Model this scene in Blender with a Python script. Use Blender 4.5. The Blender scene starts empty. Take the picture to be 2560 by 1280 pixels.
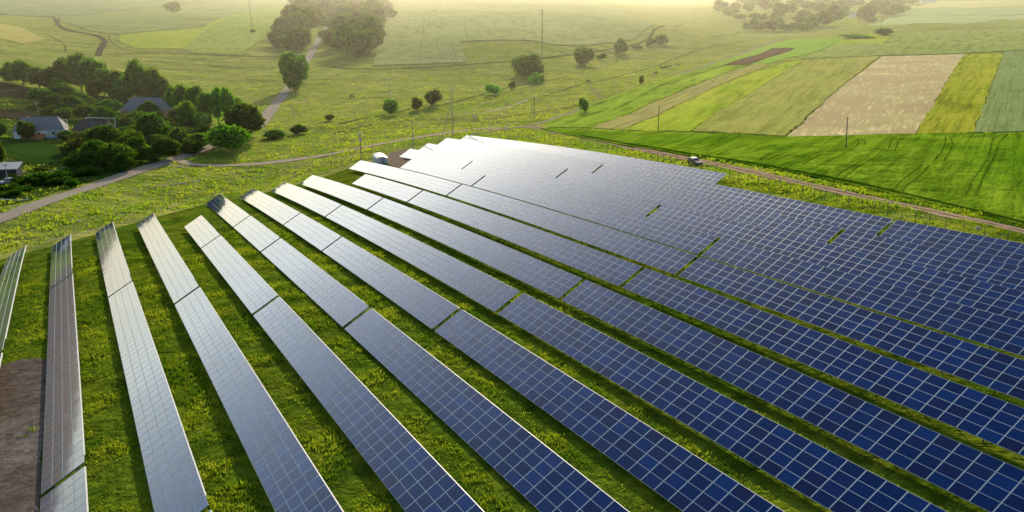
# Solar farm in a hazy green valley, low evening sun ahead of the camera.
import bpy, bmesh, math, random
import numpy as np
from mathutils import Vector, Matrix
PI=math.pi
sc=bpy.context.scene
COL=sc.collection
rng=random.Random(11)
nr=np.random.default_rng(5)
CTRL=[[-113.45,157.74,-14.79],[-104.64,139.87,-12.96],[-95.7,122.05,-11.37],[-86.69,104.25,-9.91],[-77.65,86.47,-8.51],[-68.62,68.68,-7.09],[-59.61,50.89,-5.63],[-50.63,33.08,-4.11],[-41.67,15.26,-2.55],[-32.73,-2.55,-0.97],[-23.76,-20.36,0.56],[-103.58,173.52,-14.07],[-94.77,155.65,-12.24],[-85.83,137.83,-10.65],[-76.82,120.03,-9.19],[-67.78,102.25,-7.78],[-58.75,84.46,-6.37],[-49.74,66.67,-4.91],[-40.76,48.86,-3.39],[-31.8,31.04,-1.83],[-22.86,13.23,-0.25],[-13.89,-4.58,1.28],[-93.89,189.24,-13.02],[-85.06,171.37,-11.22],[-76.11,153.56,-9.65],[-67.09,135.77,-8.22],[-58.01,117.99,-6.88],[-48.92,100.23,-5.57],[-39.82,82.46,-4.27],[-30.73,64.7,-2.95],[-21.65,46.93,-1.62],[-12.57,29.15,-0.29],[-3.47,11.39,1.02],[-83.39,205.24,-13.43],[-74.78,187.3,-11.26],[-66.01,169.42,-9.34],[-57.14,151.57,-7.64],[-48.17,133.76,-6.09],[-39.14,115.97,-4.68],[-30.05,98.21,-3.36],[-20.92,80.45,-2.12],[-11.75,62.72,-0.94],[-2.55,44.99,0.16],[6.69,27.27,1.21],[-72.88,221.25,-13.89],[-64.45,203.25,-11.37],[-55.86,185.3,-9.13],[-47.14,167.4,-7.14],[-38.3,149.54,-5.38],[-29.34,131.73,-3.82],[-20.29,113.95,-2.45],[-11.14,96.2,-1.23],[-1.93,78.48,-0.14],[7.35,60.78,0.82],[16.68,43.1,1.7],[-62.76,237.12,-13.61],[-54.37,219.1,-11.03],[-45.84,201.13,-8.69],[-37.18,183.21,-6.59],[-28.39,165.34,-4.74],[-19.46,147.51,-3.11],[-10.42,129.73,-1.71],[-1.28,111.98,-0.49],[7.95,94.26,0.56],[17.25,76.57,1.49],[26.6,58.9,2.34],[-53.12,252.82,-12.47],[-44.59,234.85,-10.14],[-35.98,216.91,-7.96],[-27.26,199.01,-5.96],[-18.43,181.15,-4.17],[-9.48,163.33,-2.59],[-0.43,145.55,-1.22],[8.72,127.81,-0.02],[17.95,110.09,1.05],[27.23,92.39,2.03],[36.51,74.69,2.98],[-43.68,268.45,-10.98],[-34.92,250.56,-9.06],[-26.14,232.68,-7.18],[-17.31,214.82,-5.39],[-8.39,196.99,-3.75],[0.6,179.19,-2.27],[9.69,161.42,-0.95],[18.85,143.68,0.23],[28.07,125.96,1.32],[37.29,108.24,2.38],[46.49,90.51,3.51],[-33.79,284.23,-10.28],[-24.91,266.39,-8.59],[-16.05,248.54,-6.85],[-7.17,230.7,-5.15],[1.76,212.87,-3.56],[10.78,195.08,-2.1],[19.87,177.32,-0.8],[29.04,159.57,0.38],[38.24,141.85,1.48],[47.45,124.12,2.59],[56.6,106.38,3.8],[-24.94,297.81,-10.51],[-16.12,279.95,-8.71],[-7.33,262.07,-6.85],[1.49,244.21,-5.03],[10.36,226.36,-3.33],[19.34,208.55,-1.79],[28.4,190.78,-0.44],[37.56,173.04,0.75],[46.77,155.31,1.84],[56.0,137.59,2.91],[65.17,119.86,4.08],[-126.86,167.14,-14.0],[-116.03,190.77,-13.5],[-108.31,212.79,-13.0],[-102.29,248.97,-13.0],[-140.71,234.51,-13.5],[-136.1,271.0,-13.5],[-98.1,281.85,-13.5],[-171.74,315.28,-13.5],[-148.15,366.86,-14.0],[-96.7,333.17,-14.0],[-225.75,385.33,-13.0],[-208.84,468.66,-13.0],[-176.99,499.67,-14.0],[-117.59,444.69,-14.5],[-205.29,262.79,-12.0],[-296.76,387.46,-8.0],[-350.71,608.85,-6.0],[-264.75,599.55,-8.0],[-215.51,613.17,-9.0],[-153.03,584.79,-9.5],[-437.25,763.98,0.0],[-340.45,738.27,-2.0],[-257.82,738.27,-2.0],[-246.11,861.69,1.0],[-154.16,716.43,-4.0],[-104.12,608.85,-6.0],[-631.59,1111.3,10.0],[-460.76,1005.58,6.0],[-379.94,1096.36,8.0],[-560.35,1487.95,12.0],[-326.91,1270.26,9.0],[-149.84,884.14,2.0],[-143.15,1005.58,6.0],[-935.23,1652.91,22.0],[-734.83,1890.24,24.0],[-565.04,2205.28,22.0],[-233.81,1889.04,20.0],[-80.0,363.19,-13.5],[-52.89,301.28,-12.0],[-41.26,319.85,-12.0],[-17.41,344.85,-11.0],[5.76,313.31,-9.0],[-34.32,418.28,-11.5],[3.69,405.07,-10.0],[-88.77,515.76,-11.0],[-56.23,541.13,-8.5],[-19.48,539.8,-6.0],[17.81,565.36,-3.0],[-51.67,641.13,3.0],[19.7,628.86,5.0],[-92.6,905.02,9.0],[7.46,837.98,11.0],[104.68,871.5,10.0],[-50.1,1414.99,18.0],[156.15,1604.67,19.0],[47.02,471.87,-7.0],[52.89,619.31,-4.0],[98.87,689.65,-1.0],[153.44,818.08,1.0],[112.34,594.35,-5.0],[162.83,698.52,-3.0],[251.2,988.15,-2.0],[294.35,1411.4,6.0],[490.58,2361.3,16.0],[30.77,237.35,-3.8],[41.03,192.77,-0.3],[54.64,166.74,1.6],[64.27,148.33,2.2],[74.28,121.79,3.2],[26.9,265.05,-5.0],[47.54,245.22,-2.5],[78.33,235.66,-1.0],[109.24,232.27,0.5],[133.99,227.1,1.5],[159.43,213.33,3.0],[33.77,369.78,-8.0],[60.99,419.72,-6.0],[54.6,322.42,-5.0],[117.1,417.0,-2.0],[148.76,400.54,-0.5],[186.49,367.62,2.5],[225.86,351.16,4.0],[180.37,557.38,0.0],[217.66,526.41,2.0],[300.13,522.51,5.0],[335.37,736.27,4.5],[496.74,871.47,7.0],[264.55,721.54,2.0],[261.15,823.12,-1.0],[290.36,957.67,0.0],[343.55,1072.62,4.0],[495.32,1282.27,6.0],[392.29,1075.13,3.0],[404.33,987.18,4.0],[737.13,1296.52,4.0],[935.23,1650.82,15.0],[803.72,1620.93,14.0],[922.71,2047.76,23.0],[475.97,1493.6,17.0],[627.66,1732.72,25.0],[474.57,1732.72,25.0],[342.1,1354.31,13.0],[-0.0,-3800.0,40.0],[-0.0,-7500.0,60.0],[-983.51,-3670.52,40.0],[-1941.14,-7244.44,60.0],[-1900.0,-3290.9,40.0],[-3750.0,-6495.19,60.0],[-2687.01,-2687.01,40.0],[-5303.3,-5303.3,60.0],[-3290.9,-1900.0,40.0],[-6495.19,-3750.0,60.0],[-3670.52,-983.51,40.0],[-7244.44,-1941.14,60.0],[-3800.0,0.0,40.0],[-7500.0,0.0,60.0],[-3670.52,983.51,70.0],[-7244.44,1941.14,90.0],[-3290.9,1900.0,70.0],[-6495.19,3750.0,90.0],[-2687.01,2687.01,70.0],[-5303.3,5303.3,90.0],[-1900.0,3290.9,70.0],[-3750.0,6495.19,90.0],[-983.51,3670.52,70.0],[-1941.14,7244.44,90.0],[0.0,3800.0,70.0],[0.0,7500.0,90.0],[983.51,3670.52,70.0],[1941.14,7244.44,90.0],[1900.0,3290.9,70.0],[3750.0,6495.19,90.0],[2687.01,2687.01,70.0],[5303.3,5303.3,90.0],[3290.9,1900.0,70.0],[6495.19,3750.0,90.0],[3670.52,983.51,70.0],[7244.44,1941.14,90.0],[3800.0,0.0,40.0],[7500.0,0.0,60.0],[3670.52,-983.51,40.0],[7244.44,-1941.14,60.0],[3290.9,-1900.0,40.0],[6495.19,-3750.0,60.0],[2687.01,-2687.01,40.0],[5303.3,-5303.3,60.0],[1900.0,-3290.9,40.0],[3750.0,-6495.19,60.0],[983.51,-3670.52,40.0],[1941.14,-7244.44,60.0],[-150.0,0.0,-12.0],[150.0,0.0,10.0],[0.0,-150.0,3.0],[-400.0,-300.0,-10.0],[400.0,-300.0,15.0],[300.0,150.0,6.0],[500.0,300.0,9.0],[-400.0,100.0,-12.0],[-500.0,350.0,-4.0],[800.0,700.0,10.0],[-760.95,991.69,40.0],[-694.66,719.34,66.0],[-709.21,554.1,75.0],[-750.51,399.05,70.0],[-821.04,220.0,60.0]]
ROW_O=[-9.06354, 91.6915, 0.20186];ROW_D=[4.93474, 7.89011, 0.36175];ROW_U=[0.45088, -0.88965, 0.07233];ROW_V=[0.75676, 0.42398, 0.49755];ROW_N=[-0.47332, -0.1696, 0.86441]
ROW_EXP=[(2, 0), (3, 0), (4, 0), (1, 1), (2, 1), (3, 1), (4, 1), (0, 2), (1, 2), (2, 2), (3, 2), (0, 3), (1, 3), (2, 3), (0, 4), (1, 4), (2, 4)];ROW_Q=[-2.881, 0.5389, 0.0897, 0.7779, -1.8455, -0.0457, 0.792, -1.3756, -2.403, 4.7891, -0.1444, -0.4734, -1.083, 0.3948, 0.4452, 2.0973, -2.6121];ROW_PR=[0.005, -0.132, 0.054, 0.322, 0.067, -0.385, -0.134, -0.01, 0.042, 0.14, 0.121, 0.089, -0.067, -0.27, 0.076, 0.05]
CAM_F=2172.841162579894;CAM_PITCH=0.29067450028289643
FIELDS=[('shade_turf','farm',0.03,[(-107.97,153.74),(-86.84,174.94),(-79.54,197.16),(-75.57,207.86),(-57.74,226.3),(-47.16,240.24),(-31.32,261.13),(-15.62,280.74),(13.59,223.49),(43.15,165.75),(42.81,149.0),(64.0,109.9),(65.72,88.62),(35.95,41.22),(-2.96,28.21),(-37.46,13.96)]),('garden_ground','garden',0.05,[(-290.7,432.2),(-282.8,487.4),(-246.7,468.0),(-211.0,450.0),(-165.6,421.7),(-119.9,342.7),(-93.3,315.8),(-98.84,296.49),(-105.59,280.89),(-108.61,259.09),(-113.66,243.11),(-117.46,231.95),(-120.75,213.51),(-129.14,197.48),(-134.2,190.83)]),('crop_field','green',0.3,[(9.8,303.5),(28.46,280.95),(49.41,255.22),(73.9,235.44),(99.63,234.81),(133.57,226.38),(172.7,217.94),(84.19,101.33),(76.16,125.08),(71.72,135.37),(66.79,154.45),(58.05,172.5),(49.03,195.14),(40.88,209.64),(31.13,240.17),(19.59,265.35)]),('crop_field','sage',0.12,[(123.51,232.05),(295.2,534.4),(326.4,512.4),(380.4,492.8),(173.73,219.29)]),('crop_field','olive',0.12,[(108.52,233.02),(123.42,232.08),(287.5,520.9),(270.1,531.7)]),('stubble_field','stubble',0.1,[(75.07,236.77),(108.1,232.33),(270.1,531.7),(223.9,536.2),(127.5,348.8)]),('crop_field','tan',0.35,[(53.12,255.62),(60.1,250.77),(67.44,243.71),(74.47,236.94),(123.3,339.8),(220.5,533.1),(193.1,523.7),(171.1,517.3),(108.7,382.6),(72.1,306.5)]),('crop_field','bright',0.12,[(35.63,276.33),(44.22,266.67),(52.56,256.96),(72.6,308.5),(109.4,385.8),(171.5,520.7),(157.0,508.8),(114.3,435.8),(82.1,376.0),(55.6,319.5)]),('crop_field','dryband',0.12,[(26.52,288.19),(35.51,277.46),(55.8,320.6),(82.4,377.4),(115.3,440.5),(146.4,505.9),(138.9,511.8),(92.2,422.0),(63.7,368.1)]),('crop_field','green2',0.12,[(14.9,325.5),(10.2,308.1),(26.5,289.4),(64.1,371.2),(92.3,424.1),(139.3,515.3),(124.8,520.2),(98.8,487.1),(66.9,434.0),(42.1,387.9)]),('plowed_field','soil',0.32,[(125.4,523.8),(136.2,511.3),(204.0,643.5),(193.7,662.5)]),('crop_field','green3',0.12,[(102.0,496.6),(125.9,527.8),(194.3,666.8),(205.3,646.0),(136.6,510.8),(146.8,509.2),(181.3,560.3),(224.1,630.7),(266.5,705.7),(239.4,770.4),(178.3,662.3)]),('crop_field','greygreen',0.35,[(170.2,521.8),(225.1,539.8),(304.4,530.0),(363.2,499.7),(705.3,978.7),(493.9,866.6),(385.2,822.6),(345.4,793.0),(260.7,626.3),(224.7,629.9),(183.3,558.0)]),('meadow_patch','bright2',0.12,[(225.9,632.6),(261.8,630.3),(344.8,793.2),(269.0,709.9)]),('crop_field','pale1',0.12,[(387.8,981.0),(547.4,1308.9),(810.0,1426.7),(913.6,1271.8),(771.7,1072.4),(755.0,1328.0),(414.4,950.0)]),('crop_field','pale3',0.12,[(551.1,1315.2),(688.9,1584.7),(975.7,1723.1),(1105.7,1543.1),(918.2,1278.3),(814.6,1435.0)]),('crop_field','pale2',0.12,[(695.0,1595.6),(992.5,2109.8),(1125.9,1992.2),(1266.0,1769.9),(1110.1,1549.4),(979.8,1730.5)]),('meadow_patch','bright2',0.12,[(340.8,988.1),(471.2,1294.4),(497.2,1288.5),(415.6,1083.6)]),('crop_field','hill',0.4,[(-90.4,574.3),(-28.5,554.1),(-35.9,626.8),(27.1,622.9),(74.1,695.5),(102.6,744.9),(142.7,895.6),(166.3,1340.0),(177.4,2232.6),(-69.9,1980.2),(-259.0,2094.9),(-184.1,1384.8),(-100.0,666.2)]),('meadow_patch','bright2',0.12,[(-363.8,830.6),(-332.4,866.9),(-316.9,924.1),(-459.7,1527.9),(-301.8,941.7),(-261.5,708.5),(-305.9,723.6),(-337.6,770.0)]),('crop_field','hill2',0.12,[(-259.6,705.1),(-440.7,1468.4),(-456.5,1592.8),(-469.4,1932.5),(-230.5,843.5),(-201.0,662.8),(-242.5,675.0)]),('crop_field','hill3',0.12,[(-596.8,1184.3),(-599.4,1454.8),(-671.2,1999.1),(-706.0,2220.9),(-561.6,2292.0),(-482.6,1973.2),(-447.5,1495.8),(-319.1,930.9),(-365.9,835.6),(-417.3,899.7),(-457.4,950.9),(-544.1,1087.8)]),('crop_field','hill4',0.12,[(-574.0,819.8),(-721.1,1270.4),(-620.2,1225.8),(-611.6,1476.8),(-680.1,2012.8),(-766.0,1971.5),(-1037.2,1835.2),(-799.6,1146.1)]),('dry_meadow','drygrass',0.12,[(-530.2,805.5),(-559.7,983.0),(-505.2,929.7),(-416.7,798.0),(-393.9,721.1),(-441.1,771.0),(-447.5,677.1)]),('garden_soil','soil2',0.12,[(-287.7,459.4),(-280.3,482.9),(-254.3,470.5),(-224.1,447.5),(-199.9,421.1),(-207.9,414.0),(-234.4,428.5),(-253.2,434.4),(-268.1,426.7)]),('garden_soil','soil2',0.12,[(-245.3,388.8),(-230.7,394.2),(-215.8,386.4),(-201.2,372.0),(-205.3,360.7),(-213.5,363.7),(-226.4,357.6)]),('lawn','lawn',0.12,[(-195.7,307.2),(-185.0,313.1),(-175.0,310.5),(-160.3,301.3),(-141.2,274.97),(-140.13,266.4),(-149.29,262.73),(-155.72,271.15),(-164.59,276.88),(-178.61,279.07)]),('garden_soil','soil2',0.12,[(-144.8,223.24),(-133.13,221.16),(-124.69,216.14),(-121.98,213.92),(-130.27,216.12),(-141.89,218.45)]),('gravel_yard','gravel',0.06,[(-37.57,248.57),(-37.11,262.22),(-33.63,268.76),(-28.56,262.19),(-24.06,235.15),(-24.3,217.02),(-30.02,221.88)]),('gravel_yard','gravel2',0.06,[(-70.9,94.06),(-64.36,96.0),(-61.91,96.83),(-60.03,98.33),(-58.01,98.28),(-56.13,96.88),(-49.7,84.62),(-42.79,70.18),(-35.79,56.49),(-32.0,48.93),(-40.19,45.95)]),('added_soil_hillside','reflect_soil',0.1,[(-391.4,580.3),(-1214.3,1834.5),(-1697.1,1697.1),(-1732.1,1000.0),(-1448.9,388.2),(-586.9,124.7),(-389.7,225.0),(-304.1,304.1),(-282.1,388.3)])]
ROADS=[('asphalt_road','road',6.0,[(-121.59,182.05),(-118.37,194.97),(-117.39,203.51),(-116.08,212.25),(-113.86,224.4),(-110.66,241.43),(-106.86,260.79),(-105.05,279.38),(-103.38,297.75),(-100.7,316.0),(-102.3,347.5),(-109.1,391.7),(-117.0,436.0),(-122.9,475.8),(-128.3,519.5),(-140.3,598.2),(-154.6,688.9),(-161.8,740.8),(-175.0,819.9),(-202.2,976.1),(-245.3,1241.4)]),('dirt_track','dirt',4.4,[(-105.01,268.83),(-98.1,263.31),(-90.91,263.69),(-84.15,265.66),(-77.43,268.24),(-68.46,272.66),(-59.08,276.67),(-49.84,283.16),(-42.8,289.18),(-33.0,297.86),(-25.4,306.5),(-15.9,314.9),(-11.0,317.7),(-4.3,314.0)]),('dirt_track','dirt2',3.0,[(-13.6,294.78),(-7.0,305.8),(0.0,310.9),(5.8,313.4),(10.2,318.6),(17.6,334.0),(26.0,355.0),(33.7,369.2),(44.2,387.9),(60.6,417.0),(83.0,458.5),(106.8,514.4),(134.4,574.1),(165.4,645.9),(187.9,687.0),(220.3,757.3),(271.5,878.3)]),('dirt_track','dirt3',4.2,[(2.9,314.0),(9.2,306.4),(13.46,292.33),(19.87,269.22),(25.81,253.89),(31.0,239.2),(36.15,216.47),(40.04,205.16),(43.93,196.66),(46.99,186.66),(50.56,174.53),(54.99,162.97),(59.31,153.89),(63.0,145.25),(65.85,136.56),(68.52,129.01),(74.22,121.71),(80.39,110.19)]),('footpath','pale_path',1.8,[(-25.1,364.9),(-16.6,362.5),(-10.9,365.7),(-5.1,374.4),(0.9,388.5),(7.4,404.1)]),('dirt_track','darktrack',6.0,[(-659.3,1093.0),(-707.3,1245.7),(-685.3,1266.1),(-598.6,1172.4),(-555.0,1096.9),(-501.5,993.6),(-457.8,925.3),(-420.0,883.7),(-383.7,830.1),(-357.7,784.3),(-340.7,744.2),(-327.9,709.5),(-308.5,663.9)]),('dirt_track','darkline',4.5,[(-308.7,675.0),(-291.8,683.8),(-269.1,681.1),(-247.1,670.8),(-226.1,662.1),(-199.1,656.0),(-170.4,653.5)]),('dirt_track','darkline',4.0,[(-125.2,590.5),(-105.3,568.8),(-88.1,557.7),(-72.5,553.8),(-57.3,552.6),(-39.6,549.2),(-24.8,549.3),(-9.9,550.4),(5.0,553.9),(25.8,574.7),(47.4,620.5),(67.7,656.3),(86.0,685.4),(103.6,723.5),(118.1,766.5),(136.5,851.2),(155.2,917.5),(213.7,1116.7)]),('footpath','rut',1.8,[(41.2,459.5),(39.4,438.0),(39.1,416.9),(39.7,399.9),(39.8,388.0)]),('ditch','ditch',3.0,[(-69.1,349.7),(-56.4,373.0),(-43.3,394.5),(-31.1,401.0),(-19.4,425.3),(-4.1,456.3),(4.2,466.1),(17.3,477.2),(31.3,493.5)]),('footpath','rut2',2.4,[(15.0,412.7),(32.6,448.5),(46.1,462.2),(62.1,490.4),(83.2,542.2),(108.9,605.0),(143.1,693.2),(166.3,728.0),(217.4,810.5),(237.1,828.9)]),('footpath','darkline',0.9,[(-460.6,1592.3),(-447.0,1682.7),(-474.8,1955.2)]),('footpath','pale_path2',1.2,[(-135.74,249.39),(-135.37,256.83),(-133.15,264.78),(-131.63,270.87)]),('crop_shadow_strip','crop_shadow',2.2,[(21.12,266.05),(31.6,243.92),(41.47,212.8),(49.52,197.17),(58.72,174.58),(67.62,156.49),(72.69,137.28),(76.97,126.51),(82.82,113.77)]),('bare_ground','chalk',1.6,[(-96.89,228.06),(-94.26,230.95),(-92.15,234.0),(-89.26,238.18),(-86.67,242.03)]),('bare_ground','chalk',1.0,[(-84.3,249.45),(-81.62,253.24),(-78.65,257.27)]),('bare_ground','chalk',2.4,[(-102.94,258.4),(-100.15,257.31),(-97.1,257.11)]),('kerb_strip','kerb',0.35,[(-96.66,174.29),(-92.76,176.88),(-90.0,181.21),(-88.2,185.52)]),('kerb_strip','kerb',0.35,[(-84.33,202.58),(-82.65,207.56),(-78.79,217.77),(-76.72,226.65)]),('footpath','rut2',2.0,[(-67.8,319.5),(-58.7,335.9),(-48.0,348.7),(-35.9,355.1),(-12.6,343.7),(0.0,349.5),(16.6,362.7),(30.5,371.5)]),('footpath','darkline',1.4,[(-464.9,875.5),(-447.7,864.6),(-408.8,802.1),(-372.2,742.1),(-345.0,689.4)]),('footpath','darkline',1.2,[(-378.3,839.0),(-345.5,770.7),(-319.7,727.8),(-299.7,703.0)]),('footpath','rut2',2.4,[(142.7,890.5),(154.0,863.8),(163.0,829.8),(183.4,821.0),(252.7,994.0)])]
TRAMS=[[(59.95,160.68),(64.31,169.26),(69.14,177.86),(76.1,188.74),(81.15,195.97)],[(61.23,159.9),(66.7,170.39),(73.74,182.63),(80.89,193.43),(84.56,197.89)],[(90.73,208.16),(93.77,214.49),(98.62,224.55),(101.18,228.03)],[(89.92,202.95),(94.08,211.36),(97.98,219.55),(102.33,226.19)],[(68.65,153.56),(73.01,161.27),(78.26,169.65),(83.06,176.7),(88.36,184.97)],[(70.13,153.18),(73.79,159.47),(78.15,165.75),(83.14,173.51),(88.72,182.67)],[(93.25,189.74),(99.71,200.29),(106.56,213.0),(112.37,224.68)],[(93.93,187.34),(101.46,199.96),(108.32,212.84),(113.09,223.96)],[(78.96,148.24),(89.14,165.26),(97.51,178.29),(108.01,195.31),(120.63,217.27),(127.09,225.45)],[(80.71,148.27),(91.97,167.01),(99.96,180.0),(109.41,195.12),(120.69,214.29),(128.47,224.86)],[(55.42,192.85),(60.91,204.22),(65.71,209.72),(71.09,217.94)],[(56.57,191.69),(61.49,200.87),(66.38,207.97)],[(54.76,175.74),(60.37,184.99),(65.81,192.86),(72.68,205.42),(77.11,209.04)],[(62.47,184.87),(67.74,194.2),(72.85,202.48)],[(49.56,220.57),(53.84,228.23),(59.84,234.92),(64.07,239.21)],[(48.68,205.58),(54.75,215.88),(61.91,225.79)],[(89.3,227.6),(90.06,225.63),(87.96,219.59),(85.3,214.26)],[(90.86,227.15),(91.18,223.54),(88.71,217.77),(87.46,215.09)],[(80.65,226.42),(84.75,229.45)],[(67.91,159.49),(72.25,159.51),(82.18,167.51)],[(75.03,144.96),(78.31,146.96),(82.0,149.08)],[(-67.4,666.2),(-61.1,592.5)],[(-115.7,1191.3),(-68.6,690.1)],[(-55.6,650.7),(-45.8,569.9)],[(-43.1,632.1),(-34.9,560.5)],[(-254.3,2204.8),(-201.6,1769.6),(-159.9,1549.9),(27.9,1009.0),(156.7,1143.4)],[(-50.1,935.6),(-32.0,640.2)],[(1.5,1355.1),(17.5,629.2)]]
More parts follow.
